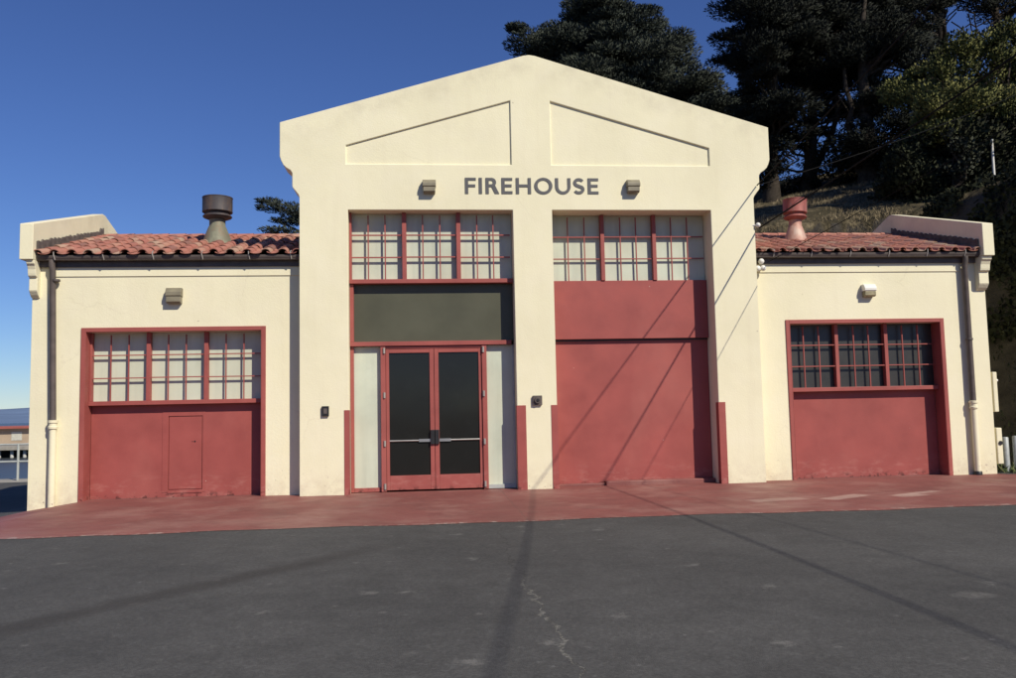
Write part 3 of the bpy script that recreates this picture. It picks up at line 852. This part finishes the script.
for (z0, z1, lab, pr) in ((1.13, 1.88, 'cream painted meter box on the right end wall, the upper of two', .085), (.16, .83, 'cream painted meter box with a tap on the right end wall, the lower of two', .11)):
    r = thing('meter_box', lab, 'meter box', (8.70, .40, z0), 'meter boxes on the right end wall')
    k = MB(); k.box(8.7005, 8.70+pr, .30, .52, z0, z1); k.build('case', M['stucco'], r, bev=.012)
    if z0 < 1:
        k = MB(); k.tube([(8.765, .2995, .55), (8.765, .285, .55)], .042, 7); k.build('tap', M['dark'], r, smooth=True)
    else:
        k = MB(); ball(k, (8.70+pr+.012, .34, 1.72), .03); k.build('knob', M['white'], r, smooth=True)

# ------------------------------------------------------------------ bollards, cliff post, railing
def bollard(loc, label, h):
    r = thing('bollard', label, 'bollard', loc, 'steel bollards beside the right end wall')
    k = MB(); k.lathe([(.058, -.1), (.058, h-.012), (.05, h), (.01, h+.004)], loc, 18); k.build('post', M['bollard'], r, smooth=True)
    k = MB(); k.lathe([(.075, 0), (.075, .02), (.06, .028)], loc, 18); k.build('base', M['railing'], r, smooth=True)
bollard((9.09, .62, -.02), 'galvanised bollard nearest the cream end wall', .66)
bollard((9.26, .56, -.02), 'galvanised bollard farther from the wall, towards the cliff', .68)

rl = thing('quay_railing', 'grey metal pipe railing along the waterfront quay left of the building', 'railing', (-13.6, 11.05, -.36))
zq = -.365
k = MB()
for zz in (1.03, .54): k.tube([(-60, 11.05, zq+zz), (-8.0, 11.05, zq+zz)], .026, 8)
k.build('rail', M['railing'], rl, smooth=True)
for i in range(12):
    x = -8.65-2.5*i
    k = MB(); k.tube([(x, 11.05, zq-.01), (x, 11.05, zq+1.04)], .035, 8); k.build('post', M['railing'], rl, smooth=True)

# pier with its low shed across the water
pr = thing('pier', 'dark timber pier on pale piles across the water', 'pier', (-45, 77, -2.5))
k = MB(); k.box(-120, -20, 77, 110, -1.72, -1.35); k.build('deck', M['concrete'], pr)
k = MB(); k.box(-120, -20, 79.5, 80, -3, -1.722); k.build('bulkhead', M['shedwood'], pr)
for i in range(34):
    x = -62+1.25*i
    k = MB(); k.tube([(x, 77.6, -3), (x, 77.6, -1.722)], .17, 8); k.build('pile', M['pile'], pr, smooth=True)
sh = thing('pier_shed', 'long low tan shed with red roof edge standing on the far pier', 'shed', (-45, 84, -1.35))
k = MB(); k.box(-110, -24, 84, 100, -1.349, .40); k.build('wall', M['shed'], sh)
k = MB(); k.box(-110.5, -23.5, 83.4, 100.5, .401, .60); k.build('roof', M['shedroof'], sh)
for i in range(18):
    x = -64+2.35*i
    k = MB(); k.box(x, x+1.1, 83.96, 83.999, -.9, .05); k.build('window', M['shedglass'] if i % 3 else M['shedwood'], sh)

# ------------------------------------------------------------------ hill and cliff behind and right of the building
def cl_(y):
    if y < 1: return 9.7+(1-y)*1.5
    if y < 6.3: return 9.7
    if y < 9.5: return 9.7-(y-6.3)*1.55
    return max(-6., 4.74-(y-9.5)*.55)
def sstep(t): t = min(1, max(0, t)); return t*t*(3-2*t)
_g = [(random.uniform(-1, 1), random.uniform(-1, 1), random.uniform(0, 6.28)) for _ in range(14)]
def wav(x, y, f=1.):
    return sum(math.sin(f*(a*x+b_*y)*(1+.35*i)+c)/(1+.35*i) for i, (a, b_, c) in enumerate(_g))/4
def hz(x, y):
    d = x-cl_(y)
    top = 6.2+.25*wav(x, y, .5)
    if d <= -.3: return -.6
    h = -.6+(top+.6)*sstep((d+.3)/2.0)**1.15
    if d > .8: h += (.20 if y > 5.5 else .24)*(d-.8)+.12*wav(x, y, 1.1)*min(1, d-.8)
    if y > 9: h += .15*(min(y, 24)-9)*min(1, max(0, d/4))
    return h
hx = np.concatenate([np.arange(-8, 18, .3), np.arange(18, 70, 1.5)]); hy = np.concatenate([np.arange(-40, 0, 2), np.arange(0, 22, .3), np.arange(22, 80, 2.)])
vs = [(float(x)+.10*wav(x, y, 3.1), float(y)+.10*wav(y, x, 2.7), hz(x, y)) for y in hy for x in hx]
nxx = len(hx); fs = [(j*nxx+i, j*nxx+i+1, (j+1)*nxx+i+1, (j+1)*nxx+i) for j in range(len(hy)-1) for i in range(nxx-1)]
fs = [f for f in fs if max(vs[i][2] for i in f) > -.58]
k = MB(); k.add(vs, fs); hill = k.build('hill', M['hill'], smooth=False, recalc=False); hill['kind'] = 'structure'
hill.data.polygons.foreach_set('use_smooth', [True]*len(hill.data.polygons))

# ------------------------------------------------------------------ vegetation
def leaf_mesh(name, P, D, Ln, Wd, mat, tint, parent=None, bend=.25, cn=None):
    """one quad-pair leaf spray per point: P centres, D directions, Ln lengths, Wd widths"""
    n = len(P)
    D = D/np.linalg.norm(D, axis=1, keepdims=True)
    r = rng.normal(size=(n, 3)); S = np.cross(D, r); S /= np.linalg.norm(S, axis=1, keepdims=True)
    Nn = np.cross(S, D)
    Ln = Ln[:, None]; Wd = Wd[:, None]
    a = P-D*Ln*.5
    b1 = P+S*Wd*.5+Nn*Ln*bend*.2; b2 = P-S*Wd*.5+Nn*Ln*bend*.2
    c = P+D*Ln*.5-Nn*Ln*bend*.3
    V = np.stack([a, b1, c, b2], 1).reshape(-1, 3)
    me = bpy.data.meshes.new(name)
    me.vertices.add(4*n); me.vertices.foreach_set('co', V.astype(np.float32).ravel())
    me.loops.add(4*n); me.loops.foreach_set('vertex_index', np.arange(4*n, dtype=np.int32))
    me.polygons.add(n); me.polygons.foreach_set('loop_start', np.arange(0, 4*n, 4, dtype=np.int32))
    try: me.polygons.foreach_set('loop_total', np.full(n, 4, dtype=np.int32))
    except Exception: pass
    me.update(calc_edges=True); me.validate()
    at = me.attributes.new('tint', 'FLOAT', 'FACE'); at.data.foreach_set('value', np.clip(tint, 0, 1).astype(np.float32))
    if cn is None: cn = np.tile(np.array([0., -.3, 1.]), (n, 1))
    a2 = me.attributes.new('cn', 'FLOAT_VECTOR', 'FACE'); a2.data.foreach_set('vector', cn.astype(np.float32).ravel())
    me.materials.append(mat)
    o = bpy.data.objects.new(name, me); COL.objects.link(o)
    if parent: o.parent = parent; o.matrix_parent_inverse = parent.matrix_basis.inverted()
    return o

def pads_to_leaves(pads, leaf, dens, centre, upbias=.35, flat=True):
    P = []; D = []; T = []; CN = []
    for (c, r, q) in pads:
        n = int(dens*q)
        u = rng.normal(size=(n, 3)); u /= np.linalg.norm(u, axis=1, keepdims=True)
        rad = rng.random(n)**.45
        p = np.array(c)+u*rad[:, None]*np.array(r)
        d = u*np.array([1, 1, .5])+rng.normal(size=(n, 3))*.45+np.array([0, 0, upbias])
        out = np.array(c)-np.array(centre); out[2] *= .3
        d = d+out/(np.linalg.norm(out)+.1)*.6
        o3 = np.array(c)-np.array(centre); o3 = o3/(np.linalg.norm(o3)+.1)
        q3 = u*.9+o3*.5+np.array([0, 0, .25])+rng.normal(size=(n, 3))*.25
        CN.append(q3/np.linalg.norm(q3, axis=1, keepdims=True))
        P.append(p); D.append(d); T.append(np.clip(rng.normal(.45, .12, n)+rng.normal(0, .17), 0, 1))
    CN = np.concatenate(CN); P = np.concatenate(P); D = np.concatenate(D); T = np.concatenate(T)
    n = len(P)
    return P, D, leaf[0]*(.6+.8*rng.random(n)), leaf[1]*(.6+.8*rng.random(n)), T, CN

def limb(mb, a, b_, r0, r1, wob=.15, n=6):
    a = Vector(a); b_ = Vector(b_); L = (b_-a).length
    pts = []; rad = []
    for i in range(n+1):
        t = i/n
        p = a.lerp(b_, t)+Vector((random.uniform(-1, 1), random.uniform(-1, 1), random.uniform(-.5, .5)))*wob*L*.12*(1 if 0 < i < n else 0)
        p.z += -.10*L*math.sin(PI*t)*(.5 if abs(b_.z-a.z) < L*.7 else 0)
        pts.append(p); rad.append(r0+(r1-r0)*t)
    mb.tube(pts, rad, 8)

def cypress(label, base, top, pads, leaf, dens, mat, tr=.45, lean=(0, 0), forks=(), group='dark cypress trees on the hill', name='cypress_tree', bare=()):
    r = thing(name, label, 'tree', base, group)
    mb = MB(); b = Vector(base); t = Vector((base[0]+lean[0], base[1]+lean[1], top))
    K = 7; pts = []; rad = []
    for i in range(K+1):
        q = i/K; p = b.lerp(t, q)+Vector((math.sin(q*5+base[0])*.25*q, math.cos(q*4+base[1])*.25*q, 0)); pts.append(p); rad.append(tr*(1-.8*q)+(.12 if i == 0 else 0))
    mb.tube(pts, rad, 10)
    for (a, b_, r0) in forks: limb(mb, a, b_, r0, r0*.35, .5)
    for (c, rr, q) in pads[::2]:
        zc = max(b.z+1, min(t.z-.3, c[2]-.35*math.hypot(c[0]-b.x, c[1]-b.y)-.3))
        q_ = (zc-b.z)/(t.z-b.z); a = b.lerp(t, q_)
        limb(mb, a, c, .11*tr/.45, .03, .6)
    for (a, b_, r0) in bare: limb(mb, a, b_, r0, .03, 1.)
    mb.build('trunk', M['bark'], r, smooth=True, recalc=False)
    P, D, Ln, Wd, T, CN = pads_to_leaves(pads, leaf, dens, (base[0], base[1], (base[2]+top)/2))
    leaf_mesh('crown', P, D, Ln, Wd, mat, T, r, cn=CN)
    return r

R_ = random.Random(21)
def dome_pads(cx, cy, z0, z1, W, n, size, depth=.7, skew=0., holes=()):
    """pads spread through a broad layered dome (windswept cypress crown)"""
    out = []
    for i in range(n):
        t = R_.random()**.8
        z = z0+(z1-z0)*t
        wz = W*math.sqrt(max(.02, 1-t**2.2))*(.75+.25*math.sin(7*t+1))
        a = R_.uniform(0, 2*PI); rr = math.sqrt(R_.random())**.7
        x = cx+math.cos(a)*wz*rr+skew*t; y = cy+math.sin(a)*wz*rr*depth
        s_ = size*R_.uniform(.55, 1.15)
        if any((x-hx_)**2+(z-hz_)**2 < hr**2 for hx_, hz_, hr in holes): continue
        out.append(((x, y, z), (s_, s_, s_*.38), s_*s_))
    return out

def fingers(pads, cx, cz, n, size, y, zmin):
    """thin feathery sprays on the outer edge"""
    ext = []
    for (c, r, q) in pads:
        d = Vector((c[0]-cx, 0, (c[2]-cz)*1.2))
        if d.length < 1e-3: continue
        d.normalize()
        if R_.random() < n and c[2] > zmin:
            e = (c[0]+d.x*r[0]*R_.uniform(.8, 1.3), c[1]+R_.uniform(-.5, .5), c[2]+d.z*r[2]*R_.uniform(.9, 1.6)+.1)
            ext.append((e, (size*R_.uniform(.6, 1.1), size*.7, size*.22), size*size*.9))
    return ext

def inside(p, poly):
    x, z = p; c = False
    for k in range(len(poly)):
        (x1, z1), (x2, z2) = poly[k-1], poly[k]
        if (z1 > z) != (z2 > z) and x < (x2-x1)*(z-z1)/(z2-z1)+x1: c = not c
    return c
def poly_pads(poly, y, dy, n, size, flat=.36, drop=0.):
    xs_ = [p[0] for p in poly]; zs_ = [p[1] for p in poly]; out = []
    while len(out) < n:
        p = (R_.uniform(min(xs_), max(xs_)), R_.uniform(min(zs_), max(zs_)))
        if not inside(p, poly) or R_.random() < drop: continue
        s_ = size*R_.uniform(.5, 1.15)
        out.append(((p[0], y+R_.uniform(-dy, dy), p[1]), (s_, s_, s_*flat), s_*s_))
    return out

# big cypress rising behind the gable
PA = [(3.0, 19.6), (3.9, 21.0), (5.2, 22.3), (6.4, 22.8), (8.0, 23.1), (9.4, 22.6), (10.8, 21.6), (12.4, 20.0), (13.6, 17.4), (13.4, 13.5), (4.6, 13.5), (3.4, 17.6)]
pa = poly_pads(PA, 30, 3.2, 190, 1.55)
pa += fingers(pa, 8.6, 15, .6, .95, 30, 15)
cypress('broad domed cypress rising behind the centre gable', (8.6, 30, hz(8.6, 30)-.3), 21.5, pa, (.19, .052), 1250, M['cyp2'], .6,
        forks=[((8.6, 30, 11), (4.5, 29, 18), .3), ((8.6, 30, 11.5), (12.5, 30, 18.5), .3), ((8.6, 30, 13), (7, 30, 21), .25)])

GAPS = [(11.75, 13.8, .42), (13.75, 13.1, .5), (13.4, 11.9, .32), (12.75, 13.5, .25)]
def gaps(pads):
    return [p for p in pads if all(math.hypot(p[0][0]-gx, (p[0][2]-gz_)*1.1) > gr+.62*p[1][0] for gx, gz_, gr in GAPS)]
# cypress stand on the slope right of the gable
def stubs(x, y, z0, z1, n, L):
    return [((x, y, R_.uniform(z0, z1)), (x+R_.uniform(-L, L), y+R_.uniform(-.5, .5), R_.uniform(z0, z1)+.8), .03) for _ in range(n)]
PB = [(10.5, 17.8), (10.2, 16.6), (10.0, 15.3), (10.2, 14.2), (10.6, 12.4), (11.4, 11.6), (12.2, 12.6), (12.6, 13.4), (12.6, 20.5), (10.6, 20.5)]
pb = poly_pads(PB, 16, 1.8, 150, 1.0)
pb += fingers(pb, 12.2, 14, .5, .62, 16, 11)
pb += poly_pads([(10.5, 9.2), (11.9, 9.4), (11.9, 12.2), (10.5, 12.4)], 16, .8, 20, .55, .8)
pb = gaps(pb)
cypress('tall dark cypress standing directly right of the gable corner', (11.25, 16, hz(11.25, 16)-.3), 19, pb, (.135, .042), 1350, M['cyp'], .27, lean=(.5, 0),
        bare=stubs(11.4, 16, 9, 13, 14, 1.2))
PC = [(12.3, 12.4), (13.0, 10.9), (13.9, 12.0), (15.2, 12.8), (16.2, 14.0), (16.6, 20.5), (12.2, 20.5)]
pc = poly_pads(PC, 17.3, 1.9, 175, 1.05)
pc += fingers(pc, 14.4, 15, .4, .6, 17, 11)
pc += poly_pads([(12.2, 9.6), (14.0, 9.9), (14.0, 12.4), (12.2, 12.6)], 17, .8, 20, .5, .9, .2)
pc = gaps(pc)
cypress('double trunked dark cypress in the middle of the stand on the hill', (13.2, 17, hz(13.2, 17)-.3), 20, pc, (.135, .042), 1350, M['cyp'], .26, lean=(1.0, 0),
        forks=[((13.3, 17, 9.2), (14.9, 17, 15), .17), ((13.3, 17, 9.6), (12.4, 16.6, 15), .14)], bare=stubs(13.4, 17, 9, 13, 16, 1.4))
PD = [(13.9, 9.6), (16.2, 9.8), (16.8, 12.0), (16.4, 15.5), (13.8, 15.5), (13.6, 12)]
pd = poly_pads(PD, 14.8, 1.2, 70, .95, .5)
pd = gaps(pd)
cypress('thick trunked dark cypress just left of the sunlit bushes', (14.6, 15, hz(14.6, 15)-.3), 17, pd, (.13, .042), 1350, M['cyp'], .32, lean=(.3, 0),
        forks=[((14.6, 15, 9.5), (13.9, 15, 14), .18)], bare=stubs(14.7, 15, 9.5, 13, 10, 1.1))
PE = [(16.2, 15.6), (17.4, 15.4), (18.6, 16.4), (19.6, 17.6), (22.6, 18.3), (23.2, 22), (16.0, 22)]
pe = poly_pads(PE, 19, 1.8, 85, 1.15)
cypress('tall cypress with bare lower trunk above the sunlit bushes', (20.6, 19, hz(20.6, 19)-.3), 22, pe, (.15, .045), 1150, M['cyp'], .42,
        forks=[((20.6, 19, 13.5), (18.2, 19, 17.8), .2), ((20.6, 19, 14.5), (18.8, 19.2, 19), .16)], bare=stubs(20.4, 19, 14, 18.5, 16, 2.2))
pf = dome_pads(25.3, 21, 18.6, 24, 2.6, 40, 1.0, .8)
cypress('slim cypress with crooked bare limbs at the right edge of the hill', (24.6, 21, hz(24.6, 21)-.3), 22, pf, (.15, .045), 1000, M['cyp'], .34,
        bare=stubs(24.6, 21, 16, 20, 12, 2.2))

shade_pads = poly_pads([(13.3, 16.0), (16.3, 16.4), (16.4, 18.6), (13.8, 18.4)], 2.8, 2.2, 46, 1.0, .4)  # unseen cypress added to cast dappled shade on the slope
cypress('added cypress on the cliff top, out of view to the right, shading the slope', (15.6, 2.6, hz(15.6, 2.6)-.3), 17.8, shade_pads, (.30, .09), 300, M['cyp'], .35)

# tree behind the building on the left: only its outer branches clear the roof
pg = [((-6.9, 15, 8.55), (.95, .7, .17), 1.0), ((-6.1, 15, 8.3), (.95, .8, .22), 1.2), ((-7.35, 15.1, 8.82), (.5, .4, .10), .4), ((-7.0, 15, 7.75), (.7, .6, .12), .6),
      ((-6.0, 15, 7.5), (.9, .8, .2), 1.1), ((-6.5, 15, 8.05), (.55, .5, .12), .5), ((-7.1, 15.2, 8.15), (.3, .3, .1), .16)]
pg += dome_pads(-3.6, 16, 5.5, 9.2, 2.6, 30, 1.1, .8)
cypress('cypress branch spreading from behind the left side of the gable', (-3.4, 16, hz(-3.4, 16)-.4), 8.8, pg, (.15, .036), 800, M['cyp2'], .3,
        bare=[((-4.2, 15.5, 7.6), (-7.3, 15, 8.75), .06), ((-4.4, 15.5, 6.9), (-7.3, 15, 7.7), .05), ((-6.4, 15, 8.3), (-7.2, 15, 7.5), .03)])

# bushes on the cliff top
def bush(label, pads, dens, leaf, mat, base, name='bush', group='bushes on the cliff top'):
    r = thing(name, label, 'bush', base, group)
    mb = MB()
    for (c, rr, q) in pads[::2]: limb(mb, base, c, .06, .02, .8)
    mb.build('stem', M['bark'], r, smooth=True, recalc=False)
    P, D, Ln, Wd, T, CN = pads_to_leaves(pads, leaf, dens, base, .5)
    leaf_mesh('foliage', P, D, Ln, Wd, mat, T, r, cn=CN)
def blob_pads(pts, size, y, jit=.5):
    out = []
    for (x, z) in pts:
        s_ = size*R_.uniform(.7, 1.2)
        out.append(((x+R_.uniform(-.3, .3)*jit, y+R_.uniform(-1, 1)*jit*1.6, z+R_.uniform(-.3, .3)*jit), (s_, s_, s_*.72), s_*s_*1.4))
    return out
UP = [(13.2, 10.8), (13.5, 11.6), (14.2, 12.3), (15.1, 12.9), (16.2, 13.2), (17.6, 13.4), (19.5, 13.2), (19.5, 10.2), (16, 9.8), (14.4, 10.0)]
bush('tall yellow green bush uppermost on the cliff, its top caught by sun', poly_pads(UP, 10.2, 1.0, 95, .62, .8), 2300, (.10, .06), M['bush'], (15.6, 10.8, hz(15.6, 10.8)-.2))
MI = [(12.0, 8.9), (12.3, 9.9), (13.2, 10.4), (14.4, 10.5), (15.8, 10.3), (17.6, 9.9), (17.4, 8.8), (15.2, 9.0), (13.6, 8.8)]
bush('broad olive bush spreading along the middle of the cliff top', poly_pads(MI, 8.4, .8, 90, .5, .75), 2700, (.085, .05), M['bush'], (14.0, 8.9, hz(14.0, 8.9)-.2))
LO = [(11.6, 8.7), (11.5, 7.6), (11.6, 6.3), (12.5, 6.0), (13.6, 6.6), (14.4, 7.8), (15.6, 8.6), (15.4, 9.3), (13.4, 9.2)]
bush('dark dense bush drooping low on the cliff behind the right parapet', poly_pads(LO, 8.0, .8, 120, .55, .85), 1000, (.13, .075), M['bushd'], (13.2, 8.9, hz(13.2, 8.9)-.2))
GP = [(12.3, 7.9), (12.6, 8.9), (13.3, 8.8), (13.6, 8.2), (13.0, 7.6)]
bush('small grey leaved shrub in front of the dark bush', poly_pads(GP, 7.1, .3, 18, .3, .8), 1100, (.10, .06), M['bushg'], (13.0, 7.4, hz(13.0, 7.4)-.1))

# dry grass on the slope, weeds at the cliff foot
def blades(name, pts, h, wd, mat, lean=.4):
    n = len(pts); P = np.array(pts)
    H = h*(.5+rng.random(n))
    D = np.stack([rng.normal(0, lean, n), rng.normal(0, lean, n), np.ones(n)], 1)
    P = P.copy(); P[:, 2] += H*.45
    o = leaf_mesh(name, P, D, H, np.full(n, wd)*(.6+.8*rng.random(n)), mat, np.clip(rng.normal(.5, .22, n), 0, 1)); o['kind'] = 'stuff'
    return o
pts = []
while len(pts) < 26000:
    x = R_.uniform(4.2, 18); y = R_.uniform(6.5, 16)
    z = hz(x, y)
    if z < 3 or wav(x, y, 2.2)+.6*wav(y, x, 4.1)+R_.uniform(-.35, .35) < .12: continue
    pts.append((x, y, z-.05))
tag(blades('dry_grass', pts, .15, .015, M['grass']), 'dry tan grass on the sunlit slope behind the right wing roof', 'grass')
pts = []
while len(pts) < 1500:
    x = R_.uniform(8.78, 10.4); y = R_.uniform(.25, 2.6)
    pts.append((x, y, max(gz(x), hz(x, y))-.01))
tag(blades('weeds', pts, .16, .03, M['weed'], .7), 'low green weeds at the cliff foot round the bollards', 'weeds')

px_, py_ = 13.85, 7.0
P = []; CN = []
while len(P) < 16000:
    x = R_.uniform(9.3, 16); y = R_.uniform(.8, 9.5)
    z = hz(x, y); e = .15
    nx, ny = -(hz(x+e, y)-hz(x-e, y))/(2*e), -(hz(x, y+e)-hz(x, y-e))/(2*e)
    if z < 1.2 or (x < 10.9-.12*(y-1) and z < 2.6) or (y > 6 and x < 11.6) or (math.hypot(nx, ny) < .55 and R_.random() < .9) or wav(x+z, y, 1.3)+.7*wav(z, y, 3.)+R_.uniform(-.5, .5) < -.1: continue
    v = Vector((nx, ny, 1)).normalized(); o_ = R_.uniform(.02, .22)
    P.append((x+v.x*o_, y+v.y*o_, z+v.z*o_)); CN.append(tuple(v))
P = np.array(P); CN = np.array(CN); n_ = len(P)
ivy = leaf_mesh('ivy', P, rng.normal(size=(n_, 3))+np.array([0, 0, -.6]), .13*(.6+.8*rng.random(n_)), .085*(.6+.8*rng.random(n_)), M['bushd'], np.clip(rng.normal(.5, .2, n_), 0, 1), cn=CN)
ivy['kind'] = 'stuff'; tag(ivy, 'dark low creeper covering the steep bank at the right', 'creeper')

pl = thing('marker_post', 'short white post standing at the cliff edge among the bushes', 'post', (px_, py_, hz(px_, py_)))
k = MB(); k.tube([(px_, py_, hz(px_, py_)-.3), (px_, py_, 8.55)], .036, 10); k.build('post', M['white'], pl, smooth=True)
k = MB(); k.lathe([(.044, 0), (.044, .03), (.02, .05)], (px_, py_, 8.55), 10); k.build('cap', M['railing'], pl, smooth=True)

# ------------------------------------------------------------------ overhead cables (they cast the diagonal shadows)
def cable(label, a, b_, sag, r):
    a = Vector(a); b_ = Vector(b_)
    pts = [a.lerp(b_, t)+Vector((0, 0, -4*sag*t*(1-t))) for t in [i/40 for i in range(41)]]
    k = MB(); k.tube(pts, r, 8)
    o = k.build('overhead_cable', M['wire'], None, smooth=True)
    return tag(o, label, 'cable', 'overhead cables fixed to the centre block')
cable('black cable from the upper right shoulder of the gable out over the yard', (4.15, -.02, 5.36), (3.6, -22, 8.5), .25, .011)
cable('black cable from the insulator midway down the right corner of the centre block', (4.14, -.06, 4.56), (7.1, -22, 8.5), .35, .0135)
cable('thin black cable from the cluster of three white insulators over the yard', (4.34, .12, 3.96), (7.9, -22, 7.8), .3, .006)
cable('thin black cable from the gable shoulder up past the hillside trees', (4.13, .30, 5.40), (17.0, 6.0, 10.9), .25, .008)

# ------------------------------------------------------------------ light, sky, camera
wd = bpy.data.worlds.new('World'); scn.world = wd; wd.use_nodes = True
nt = wd.node_tree; bg = nt.nodes['Background']
sky = nt.nodes.new('ShaderNodeTexSky'); sky.sky_type = 'NISHITA'; sky.sun_disc = False
sky.sun_elevation = SUN_EL; sky.sun_rotation = SUN_ROT
sky.altitude = 0; sky.air_density = 1.0; sky.dust_density = 0.; sky.ozone_density = 15.
hs = nt.nodes.new('ShaderNodeHueSaturation'); hs.inputs['Hue'].default_value = .513; hs.inputs['Saturation'].default_value = 1.04
nt.links.new(sky.outputs[0], hs.inputs['Color']); nt.links.new(hs.outputs[0], bg.inputs[0]); bg.inputs[1].default_value = .086
sl = bpy.data.lights.new('sun', 'SUN'); sl.energy = 4.7; sl.angle = math.radians(.53); sl.color = (1.0, .925, .785)
so = bpy.data.objects.new('sun', sl); COL.objects.link(so)
so.rotation_euler = (-SUN).to_track_quat('-Z', 'Y').to_euler(); so.location = (20, -30, 30)

cam = bpy.data.cameras.new('camera'); co = bpy.data.objects.new('camera', cam); COL.objects.link(co)
yaw, pitch, roll, F = 0.09534967, 0.0824437, -0.02115409, 850.0
cy, sy, cp, sp = math.cos(yaw), math.sin(yaw), math.cos(pitch), math.sin(pitch)
f = Vector((sy*cp, cy*cp, sp)); r = Vector((cy, -sy, 0)); u = r.cross(f)
c_, s_ = math.cos(roll), math.sin(roll)
R2 = c_*r+s_*u; U2 = -s_*r+c_*u
m = Matrix((R2, U2, -f)).transposed().to_4x4(); m.translation = Vector((-1.9038737, -14.8, 1.3714673))
co.matrix_world = m
cam.sensor_fit = 'HORIZONTAL'; cam.sensor_width = 36; cam.lens = F/1016*36
cam.clip_start = .05; cam.clip_end = 20000
scn.camera = co

vs_ = scn.view_settings
vs_.view_transform = 'Standard'; vs_.look = 'None'; vs_.exposure = 0.08; vs_.gamma = 1.0; vs_.use_curve_mapping = False
